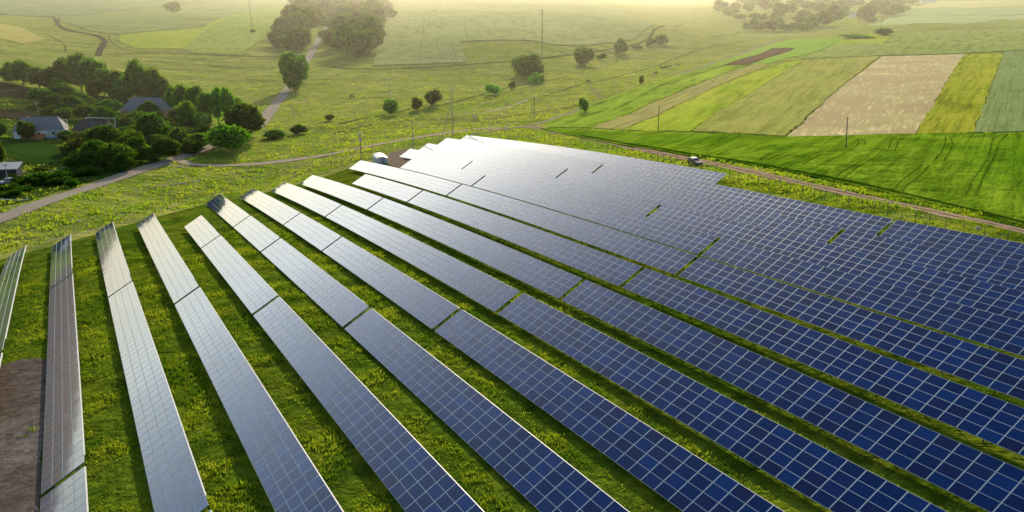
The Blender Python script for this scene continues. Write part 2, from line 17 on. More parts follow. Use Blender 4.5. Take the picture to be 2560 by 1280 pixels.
TREES=[('round',-117.8,484.6,18.9,22.2,'big lone round tree standing beside the paved road below the hillside wood',None, 0),('round',-94.1,309.6,13.2,14.5,'tall dark dense tree at the right end of the village grove beside the road',None, 0),('bush',-94.51,287.83,12.3,9.1,'wide bright green bush in front of the tall dark tree where the road disappears',None, 0),('round',9.1,505.3,19.2,14.6,'largest broad tree standing alone in the middle of the meadow',None, 1),('bush',15.8,507.1,6.0,5.2,'small round shrub at the right foot of the largest meadow tree',None, 0),('round',46.4,559.8,14.6,12.5,'uneven dark tree in the meadow, second along the upper track',None, 1),('round',78.4,646.5,11.0,10.8,'small round tree in the meadow beside the upper track, third from the broad tree',None, 1),('bush',61.7,609.1,6.6,4.5,'pale low shrub between two meadow trees beside the upper track',None, 0),('bush',95.8,680.6,7.3,3.1,'flat low shrub just right of the small round meadow tree',None, 0),('bush',109.9,708.8,8.9,6.5,'shrub beside the upper track, just left of the farthest meadow tree',None, 0),('round',121.7,727.0,10.4,9.1,'farthest meadow tree, where the upper track bends',None, 1),('bush',-9.9,433.2,11.0,6.5,'long low bright green bush on the slope in the middle of the meadow',None, 0),('bush',0.0,452.8,4.9,4.7,'small reddish brown round bush beside the long low bush',None, 2),('bush',12.2,472.6,5.6,5.3,'small yellow green bush below the largest meadow tree',None, 0),('bush',16.1,474.3,3.4,4.0,'tiny bush touching the small yellow green bush',None, 0),('bush',-51.4,374.2,6.5,6.7,'loose grey green bush in the meadow behind the floodlight mast',None, 0),('bush',-41.8,385.9,4.9,5.5,'small dark bush beside the round dark meadow bush',None, 0),('bush',-36.3,397.0,6.9,7.1,'round dark bush in the meadow, rightmost of three',None, 0),('bush',28.1,346.7,4.4,5.9,'lone dark bush at the edge of the dirt track by the bright green field',None, 0),('bush',63.0,431.0,2.5,4.4,'tiny upright tree by the ditch at the meadow edge',None, 0),('bush',-542.3,1442.6,25.6,15.8,'lone dark thicket on the pale hill field near the top of the picture',None, 2),('bush',-250.1,865.1,3.9,3.2,'small dark shrub at the foot of the tall pole on the hill',None, 0),('bush',-85.9,315.4,11.6,3.6,'low scrub right of the tall dark tree',None, 0),('bush',-79.6,325.6,7.5,4.3,'rounded low bush right of the scrub beside the road',None, 0),('bush',-75.8,360.7,3.3,2.7,'small reddish shrub in the meadow right of the road',None, 2),('bush',269.5,701.2,34.5,3.9,'long dark hedge on the crest above the yellow field patch',None, 0),('bush',299.3,724.7,22.6,6.7,'highest dark mound of the hedge on the crest, below the wooden pole',None, 0),('round',-278.4,490.7,9.3,10.1,'leafy tree in the tall dark band behind the village','tall trees in a band behind the village',0),('tall',-267.4,483.2,11.4,12.7,'leafy tree in the tall dark band behind the village','tall trees in a band behind the village',1),('tall',-254.2,474.3,9.9,10.7,'leafy tree in the tall dark band behind the village','tall trees in a band behind the village',2),('round',-244.7,470.4,12.0,12.8,'leafy tree in the tall dark band behind the village','tall trees in a band behind the village',0),('tall',-241.7,478.7,13.0,15.7,'leafy tree in the tall dark band behind the village','tall trees in a band behind the village',1),('tall',-228.6,467.8,12.3,19.3,'leafy tree in the tall dark band behind the village','tall trees in a band behind the village',2),('round',-220.4,462.5,12.6,18.7,'leafy tree in the tall dark band behind the village','tall trees in a band behind the village',0),('tall',-210.3,453.8,9.9,13.2,'leafy tree in the tall dark band behind the village','tall trees in a band behind the village',1),('tall',-202.2,448.5,11.0,12.2,'leafy tree in the tall dark band behind the village','tall trees in a band behind the village',2),('round',-194.3,443.2,11.7,12.9,'leafy tree in the tall dark band behind the village','tall trees in a band behind the village',0),('tall',-185.5,438.4,12.4,18.1,'leafy tree in the tall dark band behind the village','tall trees in a band behind the village',1),('tall',-176.4,433.7,12.7,14.7,'leafy tree in the tall dark band behind the village','tall trees in a band behind the village',2),('round',-169.6,428.1,8.6,11.7,'leafy tree in the tall dark band behind the village','tall trees in a band behind the village',0),('tall',-229.7,446.4,8.1,8.4,'leafy tree in the tall dark band behind the village','tall trees in a band behind the village',1),('tall',-210.7,443.0,9.3,8.3,'leafy tree in the tall dark band behind the village','tall trees in a band behind the village',2),('round',-190.5,426.0,9.7,8.0,'leafy tree in the tall dark band behind the village','tall trees in a band behind the village',0),('feather',-146.5,379.1,6.3,11.8,'feathery grey green birch in the cluster left of the tall dark tree','feathery birches beside the village road',0),('feather',-137.7,366.8,8.8,13.5,'feathery grey green birch in the cluster left of the tall dark tree','feathery birches beside the village road',1),('feather',-130.7,361.2,8.6,14.4,'feathery grey green birch in the cluster left of the tall dark tree','feathery birches beside the village road',2),('feather',-121.8,348.4,7.4,12.9,'feathery grey green birch in the cluster left of the tall dark tree','feathery birches beside the village road',0),('feather',-116.3,345.4,6.7,14.4,'feathery grey green birch in the cluster left of the tall dark tree','feathery birches beside the village road',1),('feather',-111.0,341.5,6.3,15.6,'feathery grey green birch in the cluster left of the tall dark tree','feathery birches beside the village road',2),('feather',-107.8,344.4,6.0,11.4,'feathery grey green birch in the cluster left of the tall dark tree','feathery birches beside the village road',0),('feather',-124.0,332.2,8.6,10.7,'feathery grey green birch in the cluster left of the tall dark tree','feathery birches beside the village road',1),('feather',-116.4,327.8,7.6,7.8,'feathery grey green birch in the cluster left of the tall dark tree','feathery birches beside the village road',2),('round',-160.5,342.6,12.3,8.1,'round tree with a sunlit golden rim behind the white fence line',None, 0),('bush',-198.0,402.9,9.2,6.8,'dark bush left of the round sunlit tree behind the cottage',None, 0),('round',-218.6,412.7,8.3,5.8,'dark leafy tree or bush crowded among the village gardens','garden trees and bushes between the village houses',0),('bush',-206.3,399.3,9.5,6.4,'dark leafy tree or bush crowded among the village gardens','garden trees and bushes between the village houses',1),('tall',-192.3,383.6,8.8,6.2,'dark leafy tree or bush crowded among the village gardens','garden trees and bushes between the village houses',0),('bush',-177.6,363.3,8.0,6.2,'dark leafy tree or bush crowded among the village gardens','garden trees and bushes between the village houses',2),('bush',-197.7,375.0,6.9,4.3,'dark leafy tree or bush crowded among the village gardens','garden trees and bushes between the village houses',0),('bush',-186.4,362.7,7.3,4.8,'dark leafy tree or bush crowded among the village gardens','garden trees and bushes between the village houses',1),('bush',-187.3,392.2,7.2,4.4,'dark leafy tree or bush crowded among the village gardens','garden trees and bushes between the village houses',0),('bush',-157.7,350.2,5.8,5.0,'dark leafy tree or bush crowded among the village gardens','garden trees and bushes between the village houses',2),('round',-146.9,331.4,7.9,4.7,'dark leafy tree or bush crowded among the village gardens','garden trees and bushes between the village houses',0),('bush',-149.0,346.6,8.3,5.9,'dark leafy tree or bush crowded among the village gardens','garden trees and bushes between the village houses',1),('tall',-151.2,362.8,7.0,6.2,'dark leafy tree or bush crowded among the village gardens','garden trees and bushes between the village houses',0),('bush',-142.0,347.8,7.0,5.6,'dark leafy tree or bush crowded among the village gardens','garden trees and bushes between the village houses',2),('round',-133.3,332.4,7.0,5.4,'dark leafy tree or bush crowded among the village gardens','garden trees and bushes between the village houses',0),('bush',-138.5,321.0,8.3,4.0,'dark leafy tree or bush crowded among the village gardens','garden trees and bushes between the village houses',1),('tall',-124.19,297.46,11.0,8.5,'dark leafy tree or bush crowded among the village gardens','garden trees and bushes between the village houses',0),('bush',-119.87,271.53,8.8,8.1,'dark leafy tree or bush crowded among the village gardens','garden trees and bushes between the village houses',2),('round',-124.5,317.3,5.9,5.1,'dark leafy tree or bush crowded among the village gardens','garden trees and bushes between the village houses',0),('bush',-115.44,298.68,6.1,4.8,'dark leafy tree or bush crowded among the village gardens','garden trees and bushes between the village houses',1),('tall',-107.2,268.07,7.5,5.4,'dark leafy tree or bush crowded among the village gardens','garden trees and bushes between the village houses',0),('bush',-111.5,291.72,7.3,7.0,'dark leafy tree or bush crowded among the village gardens','garden trees and bushes between the village houses',2),('round',-104.43,281.27,6.0,4.8,'dark leafy tree or bush crowded among the village gardens','garden trees and bushes between the village houses',0),('bush',-131.8,290.3,8.1,5.8,'dark leafy tree or bush crowded among the village gardens','garden trees and bushes between the village houses',1),('tall',-132.29,280.84,9.1,7.5,'dark leafy tree or bush crowded among the village gardens','garden trees and bushes between the village houses',0),('bush',-135.51,276.51,9.8,6.1,'dark leafy tree or bush crowded among the village gardens','garden trees and bushes between the village houses',2),('round',-123.59,256.1,9.6,6.9,'dark leafy tree or bush crowded among the village gardens','garden trees and bushes between the village houses',0),('bush',-116.77,255.63,8.8,7.1,'dark leafy tree or bush crowded among the village gardens','garden trees and bushes between the village houses',1),('tall',-114.45,261.56,7.3,6.3,'dark leafy tree or bush crowded among the village gardens','garden trees and bushes between the village houses',0),('bush',-149.7,302.4,7.8,4.3,'dark leafy tree or bush crowded among the village gardens','garden trees and bushes between the village houses',2),('bush',-159.4,310.9,5.7,3.3,'dark leafy tree or bush crowded among the village gardens','garden trees and bushes between the village houses',0),('bush',-112.81,263.52,6.4,4.8,'dark leafy tree or bush crowded among the village gardens','garden trees and bushes between the village houses',1),('tall',-116.52,285.58,6.1,4.4,'dark leafy tree or bush crowded among the village gardens','garden trees and bushes between the village houses',0),('bush',-106.22,294.02,6.0,4.8,'dark leafy tree or bush crowded among the village gardens','garden trees and bushes between the village houses',2),('round',-134.1,268.07,6.2,4.4,'dark leafy tree or bush crowded among the village gardens','garden trees and bushes between the village houses',0),('bush',-144.01,282.11,5.8,4.0,'dark leafy tree or bush crowded among the village gardens','garden trees and bushes between the village houses',1),('tall',-184.1,313.5,3.2,4.5,'dark leafy tree or bush crowded among the village gardens','garden trees and bushes between the village houses',0),('bush',-152.74,256.33,4.1,7.6,'dark leafy tree or bush crowded among the village gardens','garden trees and bushes between the village houses',2),('round',-173.9,310.6,4.9,7.1,'dark leafy tree or bush crowded among the village gardens','garden trees and bushes between the village houses',0),('bush',-139.68,253.6,3.6,1.2,'dark leafy tree or bush crowded among the village gardens','garden trees and bushes between the village houses',1),('bush',-129.34,232.79,6.5,3.2,'dark leafy tree or bush crowded among the village gardens','garden trees and bushes between the village houses',0),('bush',-127.14,238.16,7.8,2.8,'dark leafy tree or bush crowded among the village gardens','garden trees and bushes between the village houses',0),('bush',-124.64,244.6,6.9,2.6,'dark leafy tree or bush crowded among the village gardens','garden trees and bushes between the village houses',0),('bush',-128.27,218.02,4.7,1.5,'dark leafy tree or bush crowded among the village gardens','garden trees and bushes between the village houses',0),('bush',-128.45,224.06,5.3,1.5,'dark leafy tree or bush crowded among the village gardens','garden trees and bushes between the village houses',0),('round',-197.3,403.5,8.2,4.6,'dark leafy tree or bush crowded among the village gardens','garden trees and bushes between the village houses',0),('bush',-119.21,244.69,4.1,2.7,'dark leafy tree or bush crowded among the village gardens','garden trees and bushes between the village houses',0),('bush',-185.2,385.6,6.5,3.8,'dark leafy tree or bush crowded among the village gardens','garden trees and bushes between the village houses',0),('round',-140.0,292.93,7.2,5.6,'dark leafy tree or bush crowded among the village gardens','garden trees and bushes between the village houses',0),('bush',-123.8,316.3,5.6,3.7,'dark leafy tree or bush crowded among the village gardens','garden trees and bushes between the village houses',0),('bush',-135.8,355.8,8.8,5.1,'dark leafy tree or bush crowded among the village gardens','garden trees and bushes between the village houses',0),('round',-134.7,330.4,5.8,3.5,'dark leafy tree or bush crowded among the village gardens','garden trees and bushes between the village houses',0),('bush',-112.07,281.01,4.9,3.6,'dark leafy tree or bush crowded among the village gardens','garden trees and bushes between the village houses',0),('bush',-129.18,275.74,5.4,3.7,'dark leafy tree or bush crowded among the village gardens','garden trees and bushes between the village houses',0),('round',-215.0,413.7,7.5,5.7,'dark leafy tree or bush crowded among the village gardens','garden trees and bushes between the village houses',1),('bush',-138.48,285.99,5.6,3.5,'dark leafy tree or bush crowded among the village gardens','garden trees and bushes between the village houses',0),('bush',-181.6,381.0,7.9,4.4,'dark leafy tree or bush crowded among the village gardens','garden trees and bushes between the village houses',0),('round',-136.1,328.6,6.0,4.8,'dark leafy tree or bush crowded among the village gardens','garden trees and bushes between the village houses',0),('bush',-219.6,414.9,7.3,5.3,'dark leafy tree or bush crowded among the village gardens','garden trees and bushes between the village houses',0),('bush',-125.5,308.2,7.0,4.3,'dark leafy tree or bush crowded among the village gardens','garden trees and bushes between the village houses',0),('round',-122.5,334.5,9.2,6.1,'dark leafy tree or bush crowded among the village gardens','garden trees and bushes between the village houses',0),('bush',-141.4,317.0,5.8,3.8,'dark leafy tree or bush crowded among the village gardens','garden trees and bushes between the village houses',1),('bush',-116.48,253.71,6.0,4.6,'dark leafy tree or bush crowded among the village gardens','garden trees and bushes between the village houses',1),('round',-113.35,250.23,5.7,4.6,'dark leafy tree or bush crowded among the village gardens','garden trees and bushes between the village houses',0),('bush',-136.04,288.25,7.3,5.2,'dark leafy tree or bush crowded among the village gardens','garden trees and bushes between the village houses',0),('bush',-123.24,288.83,6.9,4.2,'dark leafy tree or bush crowded among the village gardens','garden trees and bushes between the village houses',0),('round',-122.1,304.8,7.5,6.0,'dark leafy tree or bush crowded among the village gardens','garden trees and bushes between the village houses',0),('bush',-124.8,340.1,6.2,3.3,'dark leafy tree or bush crowded among the village gardens','garden trees and bushes between the village houses',0),('bush',-109.5,306.5,7.7,6.2,'dark leafy tree or bush crowded among the village gardens','garden trees and bushes between the village houses',0),('round',-130.3,318.3,8.3,5.8,'dark leafy tree or bush crowded among the village gardens','garden trees and bushes between the village houses',0),('bush',-217.9,408.0,10.6,8.4,'dark leafy tree or bush crowded among the village gardens','garden trees and bushes between the village houses',0),('bush',-124.77,269.52,5.3,3.1,'dark leafy tree or bush crowded among the village gardens','garden trees and bushes between the village houses',0),('round',-123.6,343.2,9.5,6.1,'dark leafy tree or bush crowded among the village gardens','garden trees and bushes between the village houses',1),('bush',-127.39,264.17,5.5,4.2,'dark leafy tree or bush crowded among the village gardens','garden trees and bushes between the village houses',0),('bush',-178.0,388.8,9.3,5.7,'dark leafy tree or bush crowded among the village gardens','garden trees and bushes between the village houses',0),('round',-122.06,246.91,3.9,2.2,'dark leafy tree or bush crowded among the village gardens','garden trees and bushes between the village houses',1),('bush',-121.93,278.91,6.0,3.3,'dark leafy tree or bush crowded among the village gardens','garden trees and bushes between the village houses',0),('bush',-188.4,383.4,9.9,5.1,'dark leafy tree or bush crowded among the village gardens','garden trees and bushes between the village houses',0),('round',-132.6,328.0,5.7,4.3,'dark leafy tree or bush crowded among the village gardens','garden trees and bushes between the village houses',0),('bush',-132.7,295.87,7.1,5.0,'dark leafy tree or bush crowded among the village gardens','garden trees and bushes between the village houses',0),('bush',-114.76,249.7,4.5,3.2,'dark leafy tree or bush crowded among the village gardens','garden trees and bushes between the village houses',0),('round',-127.1,312.0,7.7,4.2,'dark leafy tree or bush crowded among the village gardens','garden trees and bushes between the village houses',0),('bush',-130.7,301.6,8.1,6.1,'dark leafy tree or bush crowded among the village gardens','garden trees and bushes between the village houses',0),('bush',-105.73,289.19,7.5,5.5,'dark leafy tree or bush crowded among the village gardens','garden trees and bushes between the village houses',1),('round',-116.6,311.7,6.9,4.5,'dark leafy tree or bush crowded among the village gardens','garden trees and bushes between the village houses',0),('bush',-110.35,262.31,5.4,3.5,'dark leafy tree or bush crowded among the village gardens','garden trees and bushes between the village houses',0),('bush',-209.2,412.5,11.2,9.2,'dark leafy tree or bush crowded among the village gardens','garden trees and bushes between the village houses',0),('round',-127.26,253.29,6.8,5.1,'dark leafy tree or bush crowded among the village gardens','garden trees and bushes between the village houses',0),('bush',-214.2,418.1,8.5,5.9,'dark leafy tree or bush crowded among the village gardens','garden trees and bushes between the village houses',1),('bush',-205.2,404.7,6.4,4.0,'dark leafy tree or bush crowded among the village gardens','garden trees and bushes between the village houses',0),('round',-126.98,258.99,6.1,4.3,'dark leafy tree or bush crowded among the village gardens','garden trees and bushes between the village houses',1),('bush',-123.89,231.82,4.0,2.0,'dark leafy tree or bush crowded among the village gardens','garden trees and bushes between the village houses',0),('bush',-120.97,233.72,3.9,1.7,'dark leafy tree or bush crowded among the village gardens','garden trees and bushes between the village houses',0),('bush',-125.26,235.5,3.8,1.2,'dark leafy tree or bush crowded among the village gardens','garden trees and bushes between the village houses',0),('bush',-123.79,237.94,2.8,1.2,'dark leafy tree or bush crowded among the village gardens','garden trees and bushes between the village houses',0),('bush',-125.56,242.93,3.6,1.8,'dark leafy tree or bush crowded among the village gardens','garden trees and bushes between the village houses',0),('bush',-125.05,241.28,3.6,1.5,'dark leafy tree or bush crowded among the village gardens','garden trees and bushes between the village houses',0),('bush',-133.36,222.6,2.6,1.9,'dark leafy tree or bush crowded among the village gardens','garden trees and bushes between the village houses',0),('bush',-139.18,237.81,4.6,1.9,'dark leafy tree or bush crowded among the village gardens','garden trees and bushes between the village houses',0),('bush',-133.6,230.85,3.6,1.7,'dark leafy tree or bush crowded among the village gardens','garden trees and bushes between the village houses',0),('bush',-131.44,225.09,4.6,1.7,'dark leafy tree or bush crowded among the village gardens','garden trees and bushes between the village houses',0),('bush',-118.33,230.21,3.4,1.9,'dark leafy tree or bush crowded among the village gardens','garden trees and bushes between the village houses',0),('bush',-122.98,235.81,2.9,1.7,'dark leafy tree or bush crowded among the village gardens','garden trees and bushes between the village houses',0),('bush',-124.35,242.18,4.2,2.0,'dark leafy tree or bush crowded among the village gardens','garden trees and bushes between the village houses',0),('bush',-133.08,245.37,4.2,1.3,'dark leafy tree or bush crowded among the village gardens','garden trees and bushes between the village houses',0),('bush',-121.85,234.6,3.3,1.9,'dark leafy tree or bush crowded among the village gardens','garden trees and bushes between the village houses',0),('bush',-129.26,239.04,4.6,2.0,'dark leafy tree or bush crowded among the village gardens','garden trees and bushes between the village houses',0),('tall',-190.7,733.9,14.5,10.8,'leafy tree crowded into the hazy hillside wood near the top of the picture','trees of the hillside wood on both sides of the road',0),('round',-176.6,713.6,14.7,11.9,'leafy tree crowded into the hazy hillside wood near the top of the picture','trees of the hillside wood on both sides of the road',1),('round',-167.4,701.6,15.1,16.9,'leafy tree crowded into the hazy hillside wood near the top of the picture','trees of the hillside wood on both sides of the road',2),('tall',-207.7,823.0,18.4,15.2,'leafy tree crowded into the hazy hillside wood near the top of the picture','trees of the hillside wood on both sides of the road',0),('round',-202.3,842.4,21.1,20.2,'leafy tree crowded into the hazy hillside wood near the top of the picture','trees of the hillside wood on both sides of the road',1),('round',-195.0,856.8,21.4,22.1,'leafy tree crowded into the hazy hillside wood near the top of the picture','trees of the hillside wood on both sides of the road',2),('tall',-234.6,966.6,21.5,19.5,'leafy tree crowded into the hazy hillside wood near the top of the picture','trees of the hillside wood on both sides of the road',0),('round',-238.0,1039.0,24.0,22.9,'leafy tree crowded into the hazy hillside wood near the top of the picture','trees of the hillside wood on both sides of the road',1),('round',-220.0,1008.8,20.7,20.4,'leafy tree crowded into the hazy hillside wood near the top of the picture','trees of the hillside wood on both sides of the road',2),('tall',-299.0,1295.8,25.3,20.2,'leafy tree crowded into the hazy hillside wood near the top of the picture','trees of the hillside wood on both sides of the road',0),('round',-287.3,1308.4,29.0,22.7,'leafy tree crowded into the hazy hillside wood near the top of the picture','trees of the hillside wood on both sides of the road',1),('round',-261.4,1266.3,24.7,19.7,'leafy tree crowded into the hazy hillside wood near the top of the picture','trees of the hillside wood on both sides of the road',2),('tall',-397.2,1692.9,37.5,23.2,'leafy tree crowded into the hazy hillside wood near the top of the picture','trees of the hillside wood on both sides of the road',0),('round',-390.8,1802.1,39.9,26.3,'leafy tree crowded into the hazy hillside wood near the top of the picture','trees of the hillside wood on both sides of the road',1),('round',-355.1,1766.7,32.8,22.6,'leafy tree crowded into the hazy hillside wood near the top of the picture','trees of the hillside wood on both sides of the road',2),('tall',-279.0,1464.2,26.0,20.1,'leafy tree crowded into the hazy hillside wood near the top of the picture','trees of the hillside wood on both sides of the road',0),('round',-151.0,740.0,13.2,11.6,'leafy tree crowded into the hazy hillside wood near the top of the picture','trees of the hillside wood on both sides of the road',1),('round',-136.0,697.6,15.0,14.2,'leafy tree crowded into the hazy hillside wood near the top of the picture','trees of the hillside wood on both sides of the road',2),('tall',-121.9,662.2,15.5,17.2,'leafy tree crowded into the hazy hillside wood near the top of the picture','trees of the hillside wood on both sides of the road',0),('round',-107.1,635.4,17.7,18.8,'leafy tree crowded into the hazy hillside wood near the top of the picture','trees of the hillside wood on both sides of the road',1),('round',-102.8,645.1,13.3,16.7,'leafy tree crowded into the hazy hillside wood near the top of the picture','trees of the hillside wood on both sides of the road',2),('tall',-109.4,697.9,13.7,16.1,'leafy tree crowded into the hazy hillside wood near the top of the picture','trees of the hillside wood on both sides of the road',0),('round',-120.4,717.5,16.7,14.6,'leafy tree crowded into the hazy hillside wood near the top of the picture','trees of the hillside wood on both sides of the road',1),('round',-133.1,744.4,16.6,15.1,'leafy tree crowded into the hazy hillside wood near the top of the picture','trees of the hillside wood on both sides of the road',2),('tall',-150.8,789.0,16.2,14.5,'leafy tree crowded into the hazy hillside wood near the top of the picture','trees of the hillside wood on both sides of the road',0),('round',-182.0,917.1,17.2,12.7,'leafy tree crowded into the hazy hillside wood near the top of the picture','trees of the hillside wood on both sides of the road',1),('round',-169.4,926.5,20.7,15.3,'leafy tree crowded into the hazy hillside wood near the top of the picture','trees of the hillside wood on both sides of the road',2),('tall',-151.3,892.6,20.7,16.4,'leafy tree crowded into the hazy hillside wood near the top of the picture','trees of the hillside wood on both sides of the road',0),('round',-126.8,812.2,15.9,16.4,'leafy tree crowded into the hazy hillside wood near the top of the picture','trees of the hillside wood on both sides of the road',1),('round',-107.1,721.6,9.0,10.0,'leafy tree crowded into the hazy hillside wood near the top of the picture','trees of the hillside wood on both sides of the road',2),('tall',-199.5,1067.9,22.8,16.6,'leafy tree crowded into the hazy hillside wood near the top of the picture','trees of the hillside wood on both sides of the road',0),('round',-185.8,1071.2,25.7,17.7,'leafy tree crowded into the hazy hillside wood near the top of the picture','trees of the hillside wood on both sides of the road',1),('round',-168.6,1052.6,25.3,19.3,'leafy tree crowded into the hazy hillside wood near the top of the picture','trees of the hillside wood on both sides of the road',2),('tall',-144.4,970.9,15.6,16.0,'leafy tree crowded into the hazy hillside wood near the top of the picture','trees of the hillside wood on both sides of the road',0),('round',-225.6,1271.3,25.9,16.3,'leafy tree crowded into the hazy hillside wood near the top of the picture','trees of the hillside wood on both sides of the road',1),('round',-210.7,1266.3,28.1,18.5,'leafy tree crowded into the hazy hillside wood near the top of the picture','trees of the hillside wood on both sides of the road',2),('tall',-186.7,1219.0,24.9,17.8,'leafy tree crowded into the hazy hillside wood near the top of the picture','trees of the hillside wood on both sides of the road',0),('round',-165.8,1148.8,18.4,14.7,'leafy tree crowded into the hazy hillside wood near the top of the picture','trees of the hillside wood on both sides of the road',1),('round',-280.3,1666.1,38.4,19.8,'leafy tree crowded into the hazy hillside wood near the top of the picture','trees of the hillside wood on both sides of the road',2),('tall',-252.5,1653.4,35.1,19.6,'leafy tree crowded into the hazy hillside wood near the top of the picture','trees of the hillside wood on both sides of the road',0),('round',-230.6,1616.9,24.3,16.2,'leafy tree crowded into the hazy hillside wood near the top of the picture','trees of the hillside wood on both sides of the road',1),('round',-155.7,1149.8,14.3,10.5,'leafy tree crowded into the hazy hillside wood near the top of the picture','trees of the hillside wood on both sides of the road',2),('tall',-337.0,1904.8,37.1,19.1,'leafy tree crowded into the hazy hillside wood near the top of the picture','trees of the hillside wood on both sides of the road',0),('round',-316.1,1959.7,39.8,17.9,'leafy tree crowded into the hazy hillside wood near the top of the picture','trees of the hillside wood on both sides of the road',1),('round',-289.8,1987.9,35.1,18.1,'leafy tree crowded into the hazy hillside wood near the top of the picture','trees of the hillside wood on both sides of the road',2),('tall',-189.0,714.7,6.4,6.6,'leafy tree crowded into the hazy hillside wood near the top of the picture','trees of the hillside wood on both sides of the road',0),('round',-208.1,998.6,13.3,10.1,'leafy tree crowded into the hazy hillside wood near the top of the picture','trees of the hillside wood on both sides of the road',1),('round',-209.2,1064.3,17.0,11.7,'leafy tree crowded into the hazy hillside wood near the top of the picture','trees of the hillside wood on both sides of the road',2),('bush',271.3,1014.2,16.3,11.2,'dense shrub in the dark row in front of the far village','dark shrub row in front of the far village',0),('bush',279.5,1002.9,15.2,9.2,'dense shrub in the dark row in front of the far village','dark shrub row in front of the far village',0),('bush',287.0,990.2,16.8,10.9,'dense shrub in the dark row in front of the far village','dark shrub row in front of the far village',0),('bush',293.9,976.4,15.7,9.0,'dense shrub in the dark row in front of the far village','dark shrub row in front of the far village',0),('bush',302.6,969.4,15.6,8.9,'dense shrub in the dark row in front of the far village','dark shrub row in front of the far village',0),('bush',311.1,962.4,13.7,8.0,'dense shrub in the dark row in front of the far village','dark shrub row in front of the far village',0),('bush',321.8,975.5,8.7,7.2,'dense shrub in the dark row in front of the far village','dark shrub row in front of the far village',0),('bush',311.2,1051.0,14.0,8.7,'dense shrub in the dark row in front of the far village','dark shrub row in front of the far village',0),('bush',339.0,1470.9,22.2,17.5,'hazy tree or bush around the far village at the top right','hazy trees around the far village',0),('round',308.0,1280.6,20.5,11.7,'hazy tree or bush around the far village at the top right','hazy trees around the far village',1),('bush',362.3,1460.8,19.4,12.0,'hazy tree or bush around the far village at the top right','hazy trees around the far village',2),('round',367.1,1409.1,18.7,10.3,'hazy tree or bush around the far village at the top right','hazy trees around the far village',0),('bush',291.7,1151.9,14.3,7.4,'hazy tree or bush around the far village at the top right','hazy trees around the far village',1),('round',307.1,1136.9,13.1,8.3,'hazy tree or bush around the far village at the top right','hazy trees around the far village',2),('bush',310.7,1109.4,10.8,9.2,'hazy tree or bush around the far village at the top right','hazy trees around the far village',0),('round',318.5,1093.8,12.6,9.0,'hazy tree or bush around the far village at the top right','hazy trees around the far village',1),('bush',387.2,1383.0,24.5,17.7,'hazy tree or bush around the far village at the top right','hazy trees around the far village',2),('round',360.1,1202.0,23.5,16.5,'hazy tree or bush around the far village at the top right','hazy trees around the far village',0),('bush',403.2,1308.2,17.4,15.6,'hazy tree or bush around the far village at the top right','hazy trees around the far village',1),('round',343.6,1072.9,16.2,9.8,'hazy tree or bush around the far village at the top right','hazy trees around the far village',2),('bush',384.8,1186.9,19.0,9.8,'hazy tree or bush around the far village at the top right','hazy trees around the far village',0),('round',344.8,1032.5,18.4,12.3,'hazy tree or bush around the far village at the top right','hazy trees around the far village',1),('bush',358.3,1038.6,20.3,15.2,'hazy tree or bush around the far village at the top right','hazy trees around the far village',2),('round',403.8,1135.2,22.2,17.7,'hazy tree or bush around the far village at the top right','hazy trees around the far village',0),('bush',465.6,1275.5,22.7,16.3,'hazy tree or bush around the far village at the top right','hazy trees around the far village',1),('round',466.8,1349.7,23.9,13.6,'hazy tree or bush around the far village at the top right','hazy trees around the far village',2),('bush',466.0,1412.2,25.0,12.9,'hazy tree or bush around the far village at the top right','hazy trees around the far village',0),('round',474.0,1509.1,26.7,12.4,'hazy tree or bush around the far village at the top right','hazy trees around the far village',1),('bush',523.2,1459.1,25.8,13.3,'hazy tree or bush around the far village at the top right','hazy trees around the far village',2),('round',590.6,1589.4,25.3,13.0,'hazy tree or bush around the far village at the top right','hazy trees around the far village',0),('bush',490.2,1271.5,11.3,8.2,'hazy tree or bush around the far village at the top right','hazy trees around the far village',1),('round',483.5,1229.1,19.7,19.2,'hazy tree or bush around the far village at the top right','hazy trees around the far village',2),('bush',529.2,1327.8,18.9,18.2,'hazy tree or bush around the far village at the top right','hazy trees around the far village',0),('round',596.3,1462.5,27.2,22.7,'hazy tree or bush around the far village at the top right','hazy trees around the far village',1),('bush',554.3,1336.1,20.2,11.0,'hazy tree or bush around the far village at the top right','hazy trees around the far village',2),('round',584.3,1379.6,24.5,12.6,'hazy tree or bush around the far village at the top right','hazy trees around the far village',0),('bush',664.3,1537.9,20.4,9.8,'hazy tree or bush around the far village at the top right','hazy trees around the far village',1),('round',484.8,1211.5,9.7,6.7,'hazy tree or bush around the far village at the top right','hazy trees around the far village',2),('bush',624.6,1623.2,21.5,10.4,'hazy tree or bush around the far village at the top right','hazy trees around the far village',0),('round',726.0,1710.5,30.3,12.5,'hazy tree or bush around the far village at the top right','hazy trees around the far village',1),('bush',837.4,1894.3,25.1,10.4,'hazy tree or bush around the far village at the top right','hazy trees around the far village',2),('round',418.4,1577.0,27.9,11.5,'hazy tree or bush around the far village at the top right','hazy trees around the far village',0),('bush',468.5,1630.6,28.8,11.9,'hazy tree or bush around the far village at the top right','hazy trees around the far village',1),('round',574.2,1665.4,29.4,10.6,'hazy tree or bush around the far village at the top right','hazy trees around the far village',2),('bush',466.2,1819.0,32.2,9.9,'hazy tree or bush around the far village at the top right','hazy trees around the far village',0)]
